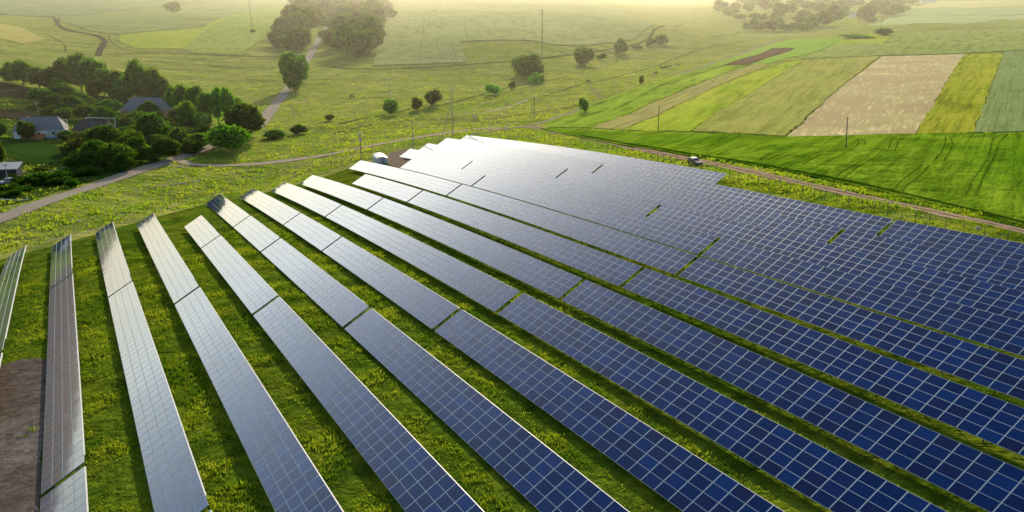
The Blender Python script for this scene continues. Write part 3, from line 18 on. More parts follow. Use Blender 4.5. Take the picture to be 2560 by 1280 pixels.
POLES=[('plain',82.21,212.52,8.1,'bare wooden pole in the bright green field in front of the stubble field',0.06),('plain',45.04,267.99,7.9,'bare wooden pole at the edge of the pale field strips',0),('cross',19.0,564.1,31.0,'tall utility pole rising from the hill field above the broad meadow tree',0),('cross',-250.1,865.1,35.5,'tall utility pole with a bush at its foot on the hill left of the wood',0.04),('plain',-234.4,859.8,20.0,'shorter bare pole on the hill just left of the wood',0),('cross',386.1,941.1,19.3,'dark utility pole standing on the crest hedge at the top right',-0.05),('aframe',8.8,343.8,7.9,'weathered strutted utility pole with white insulators beside the dirt track',0),('mast',-19.74,288.94,16.8,'tall strutted mast with crossed braces behind the farthest panel rows',0),('rod',-30.71,268.34,9.7,'slim pale concrete lightning mast between the cabin and the farthest panels',0),('flood',-45.27,258.29,7.7,'floodlight mast with white lamps beside the white cabin',0),('small',-92.4,368.9,11.5,'thin utility pole with white insulators right of the paved road',0),('aframe',-113.9,323.0,7.5,'strutted utility pole half hidden in front of the birches',0),('small',-138.43,234.56,6.2,'dark street pole with a white lamp beside the parked car',0),('small',-201.7,371.9,6.8,'grey utility pole rising behind the cottage chimney',0),('plain',-204.1,430.4,2.7,'short pale post in front of the tall tree band',0),('small',-59.9,430.8,11.0,'faint leaning utility pole in the meadow left of the middle',0)]
FENCE_A=[(-106.26,164.84),(-105.37,173.49),(-101.25,175.71),(-96.65,177.76),(-93.49,183.53),(-90.02,189.76),(-88.06,195.56),(-85.73,200.13),(-83.21,211.7),(-80.32,223.47),(-78.16,231.13),(-74.96,238.26),(-72.45,245.67),(-67.78,251.38),(-63.55,254.48),(-59.58,256.03),(-54.88,256.03),(-50.66,258.58),(-46.01,260.5),(-41.75,264.58),(-36.7,268.35),(-32.11,277.56),(-26.52,286.96),(-20.33,293.67),(-15.6,303.0)]
FENCE_B=[(-15.6,303.0),(-1.57,282.83),(7.5,262.0),(13.77,248.12),(20.89,234.92),(28.86,213.62),(34.22,198.78),(39.29,183.01),(42.72,169.64),(45.37,163.2),(47.95,157.34),(50.13,152.26),(52.22,147.82),(54.04,142.24),(56.03,137.01),(58.02,131.1),(59.79,125.38),(61.59,119.41),(63.81,115.21),(67.82,110.55),(72.03,105.38)]
PT={'car': (41.13,193.26,195.6),'car2': (-139.07,235.12,239.4),'cabin': (-36.85,240.56,243.4),'cottage': (-172.6,318.4,319.2),'barn': (-156.4,375.7,374.2),'shed': (-154.3,321.7,322.4),'barn2': (-145.36,245.21,249.1),'person': (-2.3,306.9,307.0),'person2': (-1.3,307.7,307.8),'person3': (-139.02,250.54,254.3),'vh1': (497.7,1303.5,1257.4),'vh2': (884.8,1925.1,1848.5),'vh3': (549.5,1703.3,1635.6),'vh4': (440.3,1568.3,1506.7),'whitefence': [(-174.2,340.5),(-173.4,346.0)],'wf2': [(-143.3,246.87),(-143.0,251.87)],'wf3': [(-128.69,213.32),(-124.97,212.05),(-122.03,212.14),(-121.31,213.05)],'kerb': [(-14.8,305.4),(-12.32,296.88)],'barrier': [(-173.9,1294.2),(-150.8,1143.8)]}
COWS=[(90.0,536.2,525.8,0),(90.8,530.7,520.5,0),(93.2,537.6,527.1,0),(96.7,542.8,532.1,0),(103.2,552.8,541.6,0),(78.9,484.9,476.4,0),(70.3,598.1,585.3,0),(-81.0,444.4,439.9,0),(-14.7,345.6,344.6,1),(39.5,458.8,451.9,0)]
ROCKS=[(1.67,278.16),(3.75,270.7),(8.08,269.33),(55.77,125.23),(56.54,126.09),(66.88,120.84),(-98.31,191.71)]
HEAD={'car': -1.203,'car2': -1.954}
# ---------------------------------------------------------------- terrain
def _emb(x,y):
    r=np.hypot(x,y); rho=np.log1p(r/90.0); th=np.arctan2(x,y)
    return rho*np.sin(th),rho*np.cos(th)
_c=np.array(CTRL,float)
_ex,_ey=_emb(_c[:,0],_c[:,1])
def _phi(d2): return 0.5*d2*np.log(d2+1e-12)
_n=len(_c)
_A=np.zeros((_n+3,_n+3))
_A[:_n,:_n]=_phi((_ex[:,None]-_ex[None])**2+(_ey[:,None]-_ey[None])**2)+np.eye(_n)*2e-4
_A[:_n,_n]=1;_A[:_n,_n+1]=_ex;_A[:_n,_n+2]=_ey;_A[_n:,:_n]=_A[:_n,_n:].T
_W=np.linalg.solve(_A,np.concatenate([_c[:,2],[0,0,0]]))
def ground(x,y):
    x=np.atleast_1d(np.asarray(x,float));y=np.atleast_1d(np.asarray(y,float))
    out=np.empty(x.shape)
    for a in range(0,x.size,20000):
        ex,ey=_emb(x[a:a+20000],y[a:a+20000])
        out[a:a+20000]=_phi((ex[:,None]-_ex[None])**2+(ey[:,None]-_ey[None])**2)@_W[:_n]+_W[_n]+_W[_n+1]*ex+_W[_n+2]*ey
    r=np.hypot(x,y)
    k=np.clip((r-330)/400,0,1)
    out+=k*(1.3*np.sin(x/61+y/83+1)+0.8*np.sin(x/37-y/59)+0.5*np.sin(x/23+y/31+2)*1)
    k2=np.clip((r-150)/200,0,1)*0.25
    out+=k2*(np.sin(x/9.1+y/13)+np.sin(x/5.3-y/17+1)*.5)*np.clip((430-r)/100,0,1)
    return out
def gz(x,y): return float(ground(x,y)[0])

# ---------------------------------------------------------------- helpers
def link(o,parent=None):
    COL.objects.link(o)
    if parent is not None: o.parent=parent
    return o
def tag(o,label=None,cat=None,group=None,kind=None):
    if label: o['label']=label
    if cat: o['category']=cat
    if group: o['group']=group
    if kind: o['kind']=kind
    return o
def empty(name,loc,rz=0,label=None,cat=None,group=None):
    o=bpy.data.objects.new(name,None); o.empty_display_size=.5; link(o)
    o.location=loc; o.rotation_euler=(0,0,rz)
    return tag(o,label,cat,group)
def mesh_np(name,V,Fc,mats,midx=None,smooth=False):
    V=np.asarray(V,np.float32); Fc=np.asarray(Fc,np.int32); n=Fc.shape[1]
    m=bpy.data.meshes.new(name)
    m.vertices.add(len(V)); m.vertices.foreach_set('co',V.ravel())
    m.loops.add(Fc.size); m.loops.foreach_set('vertex_index',Fc.ravel())
    m.polygons.add(len(Fc)); m.polygons.foreach_set('loop_start',np.arange(0,Fc.size,n,dtype=np.int32))
    m.polygons.foreach_set('loop_total',np.full(len(Fc),n,np.int32))
    if midx is not None: m.polygons.foreach_set('material_index',np.asarray(midx,np.int32))
    m.polygons.foreach_set('use_smooth',np.full(len(Fc),smooth))
    for x in mats: m.materials.append(x)
    m.update(calc_edges=True); m.validate()
    return m
class MB:
    """collects boxes, tubes and prisms into one mesh"""
    def __init__(s): s.bm=bmesh.new(); s.mi=0
    def faces(s,vs,fs):
        b=[s.bm.verts.new(v) for v in vs]
        for f in fs:
            q=s.bm.faces.new([b[i] for i in f]); q.material_index=s.mi
    def box(s,c,d,rz=0,rx=0,ry=0):
        M=Matrix.Translation(c)@Matrix.Rotation(rz,4,'Z')@Matrix.Rotation(ry,4,'Y')@Matrix.Rotation(rx,4,'X')
        v=[M@Vector((x*d[0]/2,y*d[1]/2,z*d[2]/2)) for x in(-1,1) for y in(-1,1) for z in(-1,1)]
        s.faces(v,[(0,1,3,2),(4,6,7,5),(0,4,5,1),(2,3,7,6),(0,2,6,4),(1,5,7,3)])
    def tube(s,a,b,ra,rb=None,n=8):
        rb=ra if rb is None else rb; a=Vector(a);b=Vector(b); d=(b-a).normalized()
        u=d.orthogonal().normalized(); w=d.cross(u)
        v=[p+(u*math.cos(2*PI*i/n)+w*math.sin(2*PI*i/n))*r for p,r in((a,ra),(b,rb)) for i in range(n)]
        s.faces(v,[(i,(i+1)%n,n+(i+1)%n,n+i) for i in range(n)]+[tuple(range(n-1,-1,-1)),tuple(range(n,2*n))])
    def build(s,name,mats,parent=None,smooth=False,bevel=0):
        if not isinstance(mats,(list,tuple)): mats=[mats]
        if bevel: bmesh.ops.bevel(s.bm,geom=s.bm.edges[:],offset=bevel,segments=2,affect='EDGES')
        bmesh.ops.recalc_face_normals(s.bm,faces=s.bm.faces[:])
        m=bpy.data.meshes.new(name); s.bm.to_mesh(m); s.bm.free()
        for x in mats: m.materials.append(x)
        if smooth: m.polygons.foreach_set('use_smooth',[True]*len(m.polygons))
        return link(bpy.data.objects.new(name,m),parent)
# ---------------------------------------------------------------- materials
class NT:
    def __init__(s,name):
        s.m=bpy.data.materials.new(name); s.m.use_nodes=True; s.t=s.m.node_tree; s.t.nodes.clear()
        s.out=s.t.nodes.new('ShaderNodeOutputMaterial')
    def n(s,typ,**kw):
        x=s.t.nodes.new(typ)
        for k,v in kw.items(): setattr(x,k,v)
        return x
    def l(s,a,b): s.t.links.new(a,b)
    def val(s,sock,v):
        if hasattr(v,'is_output'): s.l(v,sock)
        else: sock.default_value=v
    def math(s,op,a,b=0.,c=None,clamp=False):
        x=s.n('ShaderNodeMath',operation=op); x.use_clamp=clamp
        s.val(x.inputs[0],a); s.val(x.inputs[1],b)
        if c is not None: s.val(x.inputs[2],c)
        return x.outputs[0]
    def mix(s,f,a,b,mode='MIX'):
        x=s.n('ShaderNodeMix',data_type='RGBA',blend_type=mode); x.clamp_factor=True
        s.val(x.inputs[0],f); s.val(x.inputs[6],a if hasattr(a,'is_output') else (*a,1)[:4]); s.val(x.inputs[7],b if hasattr(b,'is_output') else (*b,1)[:4])
        return x.outputs[2]
    def noise(s,vec,scale,detail=3,rough=.55,dist=0.):
        x=s.n('ShaderNodeTexNoise'); x.inputs['Scale'].default_value=scale; x.inputs['Detail'].default_value=detail
        x.inputs['Roughness'].default_value=rough; x.inputs['Distortion'].default_value=dist
        if vec is not None: s.l(vec,x.inputs['Vector'])
        return x.outputs['Fac']
    def mapv(s,vec,rz=0,scale=(1,1,1)):
        x=s.n('ShaderNodeMapping'); x.inputs['Rotation'].default_value=(0,0,rz); s.l(vec,x.inputs['Vector'])
        y=s.n('ShaderNodeMapping'); y.inputs['Scale'].default_value=scale; s.l(x.outputs['Vector'],y.inputs['Vector'])
        return y.outputs['Vector']
    def ramp(s,f,lo,hi):
        x=s.n('ShaderNodeMapRange'); x.interpolation_type='SMOOTHSTEP'
        s.val(x.inputs['Value'],f); x.inputs['From Min'].default_value=lo; x.inputs['From Max'].default_value=hi
        return x.outputs['Result']
    def pos(s): return s.n('ShaderNodeNewGeometry').outputs['Position']
    def bump(s,h,strength,dist):
        x=s.n('ShaderNodeBump'); x.inputs['Strength'].default_value=strength; x.inputs['Distance'].default_value=dist
        s.l(h,x.inputs['Height']); return x.outputs['Normal']
    def bsdf(s,col,rough=.9,spec=.2,normal=None,metal=0.):
        x=s.n('ShaderNodeBsdfPrincipled'); s.val(x.inputs['Base Color'],col if hasattr(col,'is_output') else (*col,1))
        s.val(x.inputs['Roughness'],rough); x.inputs['Specular IOR Level'].default_value=spec; x.inputs['Metallic'].default_value=metal
        if normal is not None: s.l(normal,x.inputs['Normal'])
        return x
    def done(s,sh):
        s.l(sh.outputs[0] if hasattr(sh,'outputs') else sh,s.out.inputs['Surface']); return s.m
def plain(name,col,rough=.6,spec=.4,metal=0.,var=.15,scale=3.):
    t=NT(name); tc=t.n('ShaderNodeTexCoord').outputs['Object']
    f=t.noise(tc,scale,4,.6)
    c=t.mix(f,[x*(1-var) for x in col],[min(1,x*(1+var)) for x in col])
    return t.done(t.bsdf(c,rough,spec,None,metal))
def gmat(name,cA,cB,cC,ang=None,f1=1.2,stretch=40,st=.5,bumpd=.35,big=.012,mid=.09,roll=0.):
    """ground cover: cA/cB broad patches, cC fine clumps, optional drilled rows along ang"""
    t=NT(name); p=t.pos()
    st=min(.9,st*1.5); nb=t.noise(p,big,4,.6); nm=t.noise(p,mid,5,.62,.6); ns=t.noise(p,.9,4,.65)
    col=t.mix(t.ramp(nb,.36,.64),cA,cB)
    k=t.math('MULTIPLY',t.ramp(nm,.42,.68),.75)
    col=t.mix(k,col,cC)
    k=t.ramp(ns,.35,.75); col=t.mix(t.math('MULTIPLY',k,.5),col,[x*.45 for x in cC])
    h=t.math('ADD',t.math('MULTIPLY',nm,2.2),t.math('MULTIPLY',ns,.8))
    if ang is not None:
        v=t.mapv(p,-ang,(1/stretch,f1,1)); s1=t.noise(v,1.,3,.6)
        col=t.mix(t.math('MULTIPLY',t.ramp(s1,.42,.66),st),col,[x*.5 for x in cC])
        h=t.math('ADD',h,t.math('MULTIPLY',s1,1.2))
        v2=t.mapv(p,-ang,(1/(stretch*3),f1*.12,1)); s2=t.noise(v2,1.,2,.5)
        col=t.mix(t.math('MULTIPLY',t.ramp(s2,.35,.7),st*.6),col,cB)
    if roll:
        v=t.mapv(p,.35,(.35,1,1)); h=t.math('ADD',h,t.math('MULTIPLY',t.noise(v,.045,3,.55),roll))
    nrm=t.bump(h,.9,bumpd)
    b=t.bsdf(col,1.,.0,nrm)
    return t.done(b)
def ribbon_mat(name,cA,cB,soft=.35,rutc=None,density=1.):
    """track ribbon: uv.x runs across (0..1); worn edges break up into the grass"""
    t=NT(name); p=t.pos(); uv=t.n('ShaderNodeTexCoord').outputs['UV']
    sx=t.n('ShaderNodeSeparateXYZ'); t.l(uv,sx.inputs[0])
    a=t.math('MULTIPLY',t.math('ABSOLUTE',t.math('SUBTRACT',sx.outputs[0],.5)),2.)
    n1=t.noise(p,.35,4,.65); n2=t.noise(p,2.5,3,.6); n3=t.noise(p,.05,3,.5)
    col=t.mix(t.ramp(t.math('ADD',t.math('MULTIPLY',n1,.5),t.math('MULTIPLY',n3,.5)),.38,.62),cA,cB)
    col=t.mix(t.math('MULTIPLY',t.ramp(n2,.5,.8),.3),col,[x*.5 for x in cA])
    if rutc is not None:
        d=t.math('ABSOLUTE',t.math('SUBTRACT',a,.0)); k=t.math('SUBTRACT',1.,t.ramp(d,.12,.3))
        k=t.math('MULTIPLY',k,t.ramp(n1,.36,.55)); col=t.mix(k,col,rutc)
    e=t.math('ADD',a,t.math('MULTIPLY',t.math('SUBTRACT',n1,.5),soft*2.2))
    al=t.math('MULTIPLY',t.math('SUBTRACT',1.,t.ramp(e,1-soft,1.0)),density)
    b=t.bsdf(col,1.,.0,t.bump(n2,.5,.06)); tr=t.n('ShaderNodeBsdfTransparent')
    mx=t.n('ShaderNodeMixShader'); t.val(mx.inputs[0],al); t.l(tr.outputs[0],mx.inputs[1]); t.l(b.outputs[0],mx.inputs[2])
    return t.done(mx)
def leafmat(name,ca,cb,trans=.45):
    t=NT(name); oi=t.n('ShaderNodeObjectInfo'); p=t.pos()
    n1=t.noise(p,.35,3,.6); n2=t.noise(p,1.7,2,.6)
    col=t.mix(t.ramp(n1,.38,.62),ca,cb)
    col=t.mix(t.math('MULTIPLY',t.ramp(n2,.45,.75),.5),col,[x*.5 for x in ca])
    col=t.mix(1.,col,oi.outputs['Color'],'MULTIPLY')
    hs=t.n('ShaderNodeHueSaturation'); t.l(col,hs.inputs['Color']); t.val(hs.inputs['Value'],t.math('ADD',t.math('MULTIPLY',oi.outputs['Random'],.5),.75))
    t.val(hs.inputs['Hue'],t.math('ADD',t.math('MULTIPLY',oi.outputs['Random'],.03),.485))
    d=t.n('ShaderNodeBsdfDiffuse'); tl=t.n('ShaderNodeBsdfTranslucent'); t.l(hs.outputs[0],d.inputs[0])
    bright=t.mix(1.,hs.outputs[0],(1.9,1.9,.8),'MULTIPLY'); t.l(bright,tl.inputs[0])
    mx=t.n('ShaderNodeMixShader'); mx.inputs[0].default_value=trans; t.l(d.outputs[0],mx.inputs[1]); t.l(tl.outputs[0],mx.inputs[2])
    return t.done(mx)
# grass / crop colours (linear, brightened to put in the low sun's glow)
M={}
SUNAZ=math.radians(2.5); SUNEL=math.radians(20)
M['meadow']=gmat('meadow_grass',(.31,.37,.07),(.42,.42,.11),(0.150,0.255,0.030),bumpd=.9,mid=.13,big=.02,roll=9.)
M['green']=gmat('green_crop',(.17,.36,.014),(.33,.50,.03),(.07,.19,.008),ang=1.03,f1=.35,st=.35,bumpd=.9,mid=.085,big=.02)
M['sage']=gmat('sage_crop',(0.297,0.405,0.139),(0.337,0.436,0.158),(0.257,0.356,0.110),ang=1.05,f1=.9,st=.3,bumpd=.3)
M['olive']=gmat('olive_crop',(0.436,0.495,0.040),(0.515,0.535,0.059),(0.297,0.376,0.029),ang=1.05,f1=.5,st=.5,bumpd=.35)
M['tan']=gmat('ripening_crop',(0.465,0.495,0.119),(0.535,0.525,0.148),(0.376,0.426,0.090),ang=1.15,f1=.35,st=.35,bumpd=.35)
M['bright']=gmat('bright_crop',(0.436,0.594,0.050),(0.574,0.600,0.079),(0.317,0.475,0.040),ang=1.18,f1=.3,st=.4,bumpd=.35)
M['bright2']=gmat('bright_grass',(0.420,0.510,0.053),(0.495,0.550,0.090),(0.300,0.405,0.045),bumpd=.4)
M['dryband']=gmat('dry_strip',(0.535,0.475,0.178),(0.495,0.495,0.139),(0.396,0.376,0.119),ang=1.1,f1=.5,st=.4,bumpd=.3)
M['green2']=gmat('strip_crop',(0.297,0.475,0.040),(0.436,0.574,0.059),(0.198,0.356,0.029),ang=1.09,f1=.25,st=.6,bumpd=.35)
M['green3']=gmat('plain_crop',(0.297,0.495,0.059),(0.337,0.535,0.079),(0.238,0.396,0.059),bumpd=.3)
M['greygreen']=gmat('greygreen_crop',(0.346,0.446,0.110),(0.396,0.475,0.139),(0.297,0.396,0.099),ang=1.07,f1=.25,st=.4,bumpd=.3)
M['pale1']=gmat('pale_crop',(0.396,0.535,0.198),(0.436,0.554,0.218),(0.356,0.475,0.178),bumpd=.2)
M['pale3']=gmat('pale_green_crop',(0.337,0.475,0.198),(0.376,0.515,0.198),(0.297,0.416,0.178),bumpd=.2)
M['pale2']=gmat('pale_yellow_crop',(0.540,0.550,0.195),(0.550,0.550,0.225),(0.480,0.495,0.165),bumpd=.2)
M['hill']=gmat('hill_crop',(.34,.41,.15),(.39,.44,.165),(.30,.37,.13),ang=1.654,f1=.14,stretch=90,st=.35,bumpd=.12,mid=.03,roll=5.)
M['hill2']=gmat('hill_crop_green',(0.317,0.436,0.079),(0.366,0.475,0.099),(0.277,0.376,0.070),ang=1.8,f1=.2,st=.3,bumpd=.15,mid=.03,roll=6.)
M['hill3']=gmat('hill_crop_grey',(0.281,0.363,0.123),(0.314,0.387,0.132),(0.239,0.314,0.099),ang=.5,f1=.12,st=.4,bumpd=.15,mid=.03,roll=6.)
M['hill4']=gmat('far_hill_crop',(0.221,0.315,0.134),(0.252,0.331,0.142),(0.189,0.268,0.110),ang=.4,f1=.08,st=.4,bumpd=.15,mid=.03,roll=6.)
M['drygrass']=gmat('dry_grass',(0.495,0.465,0.119),(0.535,0.495,0.158),(0.396,0.396,0.090),bumpd=.5,roll=9.)
M['farm']=gmat('farm_turf_painted_shade',(.10,.185,.012),(.19,.25,.02),(.035,.08,.006),bumpd=.6,mid=.22,big=.08)  # turf painted darker to put in shade below the panel rows
M['garden']=gmat('garden_painted_shade',(.055,.11,.012),(.08,.13,.02),(.035,.07,.01),bumpd=.6)  # garden ground darkened, village tree shade put into the colour
M['reflect_soil']=gmat('unseen_soil_tint',(.26,.20,.15),(.30,.24,.18),(.22,.18,.13),bumpd=.3)  # unseen soil sheet left of view, added to brown the panel reflections
M['soil']=gmat('ploughed_soil',(0.179,0.121,0.076),(0.207,0.138,0.089),(0.123,0.083,0.055),ang=1.0,f1=1.,bumpd=.2)
M['soil2']=gmat('garden_earth',(0.070,0.055,0.035),(0.060,0.060,0.030),(0.045,0.045,0.020),ang=.3,f1=1.,bumpd=.2)
M['lawn']=gmat('lawn_painted_shade',(0.030,0.085,0.010),(0.040,0.100,0.012),(0.025,0.065,0.008),bumpd=.25)  # lawn albedo lowered so the tree shade sits in the colour
M['gravel']=gmat('brown_gravel',(0.266,0.206,0.157),(0.303,0.242,0.182),(0.194,0.152,0.109),bumpd=.08,mid=.5,big=.1)
M['gravel2']=gmat('dark_gravel',(.15,.12,.10),(.23,.21,.19),(.10,.08,.068),bumpd=.10,mid=1.1,big=.09)
def stubble():
    t=NT('stubble'); p=t.pos()
    v=t.mapv(p,-1.11,(1/13.,.8,1)); s1=t.noise(v,1.,5,.75)
    nb=t.noise(p,.03,4,.6); ns=t.noise(p,1.2,3,.6)
    col=t.mix(t.ramp(nb,.4,.6),(.41,.32,.13),(.44,.38,.14))
    col=t.mix(t.ramp(t.math('ADD',s1,t.math('MULTIPLY',t.math('SUBTRACT',nb,.5),.35)),.5,.68),col,(.70,.60,.26))
    col=t.mix(t.math('MULTIPLY',t.ramp(ns,.5,.8),.5),col,(.19,.13,.08))
    return t.done(t.bsdf(col,.95,.1,t.bump(s1,.8,.3)))
M['stubble']=stubble()
R={}
R['road']=ribbon_mat('asphalt',(.37,.32,.25),(.44,.38,.29),.12)
R['dirt']=ribbon_mat('packed_dirt',(.44,.34,.26),(.52,.42,.32),.35)
R['dirt2']=ribbon_mat('packed_dirt_pale',(.36,.30,.23),(.42,.36,.28),.35,rutc=(.15,.16,.05))
R['dirt3']=ribbon_mat('rutted_dirt',(.38,.27,.19),(.48,.35,.25),.25,rutc=(.14,.12,.05))
R['pale_path']=ribbon_mat('worn_path',(.50,.48,.33),(.55,.52,.38),.5)
R['pale_path2']=ribbon_mat('yard_path',(.16,.15,.11),(.20,.18,.14),.5)
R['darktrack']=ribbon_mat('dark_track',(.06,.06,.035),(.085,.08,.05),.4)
R['darkline']=ribbon_mat('thin_dark_track',(.10,.11,.04),(.13,.13,.05),.6,density=.85)  # thin dark tracks and footpaths
R['rut']=ribbon_mat('wheel_ruts',(.34,.30,.17),(.32,.28,.15),.5,density=.9)
R['rut2']=ribbon_mat('faint_track',(.13,.13,.05),(.26,.22,.11),.7,density=.85)
R['ditch']=ribbon_mat('ditch_weeds',(.07,.10,.025),(.12,.12,.04),.8,density=.95)
R['chalk']=ribbon_mat('chalky_ground',(.42,.38,.30),(.34,.31,.20),.9,density=.8)
R['kerb']=ribbon_mat('concrete_kerb',(.42,.41,.38),(.36,.36,.34),.2)
R['tram']=ribbon_mat('pressed_crop',(.06,.15,.006),(.09,.2,.01),.9,density=.75)
R['crop_shadow']=ribbon_mat('painted_crop_shadow',(.02,.055,.004),(.04,.10,.006),.7,density=.85)  # the crop's shadow along the track, painted as a dark strip
R['tram2']=ribbon_mat('pressed_crop_far',(.17,.21,.08),(.20,.24,.09),.9,density=.35)
# ---------------------------------------------------------------- ground sheet
def terrain():
    th=np.concatenate([np.linspace(-180,-42,60,endpoint=False),np.linspace(-42,42,560,endpoint=False),np.linspace(42,180,60,endpoint=False)])
    th=np.radians(th)
    r=np.concatenate([np.linspace(3,40,10,endpoint=False),np.geomspace(40,7500,520)])
    T,Rr=np.meshgrid(th,r); X=Rr*np.sin(T);Y=Rr*np.cos(T); Z=ground(X.ravel(),Y.ravel()).reshape(X.shape)
    V=np.stack([X.ravel(),Y.ravel(),Z.ravel()],1)
    nt=len(th); i,j=np.meshgrid(np.arange(len(r)-1),np.arange(nt),indexing='ij'); j2=(j+1)%nt
    Fq=np.stack([i*nt+j,i*nt+j2,(i+1)*nt+j2,(i+1)*nt+j],-1).reshape(-1,4)[:,::-1]
    m=mesh_np('ground',V,Fq,[M['meadow']],smooth=True)
    tag(link(bpy.data.objects.new('ground',m)),kind='structure')
terrain()
def sheet(name,mat,lift,poly):
    cx=sum(p[0] for p in poly)/len(poly); cy=sum(p[1] for p in poly)/len(poly)
    jit=min(1.6,.35+math.hypot(cx,cy)*.0016); P2=[]
    for i,(x,y) in enumerate(poly):
        x2,y2=poly[(i+1)%len(poly)]; L=math.hypot(x2-x,y2-y); n=max(1,min(60,int(L/max(2.2,jit*3)))); 
        for k in range(n):
            a=rng.uniform(-jit,jit)*(0 if k==0 else 1)
            P2.append((x+(x2-x)*k/n-(y2-y)/(L+.01)*a*.5,y+(y2-y)*k/n+(x2-x)/(L+.01)*a*.5))
    poly=P2
    bm=bmesh.new(); vs=[bm.verts.new((x,y,0)) for x,y in poly]
    try: bm.faces.new(vs)
    except ValueError: pass
    x0,x1=min(p[0] for p in poly),max(p[0] for p in poly); y0,y1=min(p[1] for p in poly),max(p[1] for p in poly)
    dist=math.hypot(cx,cy); st=max(4.,dist*.014)
    for ax,a,b in ((0,x0,x1),(1,y0,y1)):
        n=min(90,max(1,int((b-a)/st)))
        for i in range(1,n):
            c=a+(b-a)*i/n; co=[0,0,0];no=[0,0,0];co[ax]=c;no[ax]=1
            bmesh.ops.bisect_plane(bm,geom=bm.verts[:]+bm.edges[:]+bm.faces[:],plane_co=co,plane_no=no)
    X=np.array([v.co.x for v in bm.verts]);Y=np.array([v.co.y for v in bm.verts]); Z=ground(X,Y)+lift+.02*dist/100
    for v,z in zip(bm.verts,Z): v.co.z=z
    # standing crop has a visible side: skirt down into the ground
    be=[e for e in bm.edges if e.is_boundary]
    r=bmesh.ops.extrude_edge_only(bm,edges=be)
    for g in r['geom']:
        if isinstance(g,bmesh.types.BMVert): g.co.z-=lift+.4+.02*dist/100
    m=bpy.data.meshes.new(name); bm.to_mesh(m); bm.free(); m.materials.append(mat)
    if m.polygons and sum(p.normal.z for p in m.polygons)<0: m.flip_normals()
    tag(link(bpy.data.objects.new(name,m)),kind='structure')
for i,(nm,mk,lift,poly) in enumerate(FIELDS): sheet(nm,M[mk],lift+.004*i,poly)
def smooth_line(P,step):
    P=np.array(P,float); 
    if len(P)>2:
        out=[]
        Q=np.vstack([2*P[0]-P[1],P,2*P[-1]-P[-2]])
        for i in range(1,len(Q)-2):
            L=np.linalg.norm(Q[i+1]-Q[i]); n=max(2,int(L/step))
            for k in range(n):
                t=k/n; out.append(.5*((2*Q[i])+(-Q[i-1]+Q[i+1])*t+(2*Q[i-1]-5*Q[i]+4*Q[i+1]-Q[i+2])*t*t+(-Q[i-1]+3*Q[i]-3*Q[i+1]+Q[i+2])*t**3))
        out.append(P[-1]); return np.array(out)
    n=max(2,int(np.linalg.norm(P[1]-P[0])/step)); return np.array([P[0]+(P[1]-P[0])*k/n for k in range(n+1)])
def ribbon(name,mat,width,pts,lift):
    d=np.hypot(*np.mean(np.array(pts),0)); L=smooth_line(pts,max(1.5,d*.006))
    T=np.gradient(L,axis=0); T/=np.linalg.norm(T,axis=1)[:,None]+1e-9; N=np.stack([-T[:,1],T[:,0]],1)
    ks=np.linspace(-.5,.5,5); V=[]
    wv=width*(1+.12*np.sin(np.arange(len(L))*.37))
    P=(L[:,None,:]+N[:,None,:]*ks[None,:,None]*wv[:,None,None]).reshape(-1,2)
    Z=ground(P[:,0],P[:,1])+lift+.02*d/100
    V=np.column_stack([P,Z]); n=len(L)
    i,j=np.meshgrid(np.arange(n-1),np.arange(4),indexing='ij')
    Fq=np.stack([i*5+j,(i+1)*5+j,(i+1)*5+j+1,i*5+j+1],-1).reshape(-1,4)[:,::-1]
    m=mesh_np(name,V,Fq,[mat],smooth=True)
    uv=m.uv_layers.new(name='UVMap'); s=np.repeat(np.arange(n),5); u=np.tile(ks+.5,n)
    li=np.empty(len(m.loops),np.int32); m.loops.foreach_get('vertex_index',li)
    uv.data.foreach_set('uv',np.stack([u[li],s[li]*.1],1).astype(np.float32).ravel())
    tag(link(bpy.data.objects.new(name,m)),kind='structure')
for i,(nm,mk,w,pts) in enumerate(ROADS): ribbon(nm,R[mk],w,pts,.05+.006*i+(.32 if mk=='crop_shadow' else 0))
for i,pts in enumerate(TRAMS):
    far=np.mean([p[1] for p in pts])>330
    ribbon('wheel_track',R['tram2'] if far else R['tram'],1.0 if far else .45,pts,(.62 if far else .40)+.003*i)
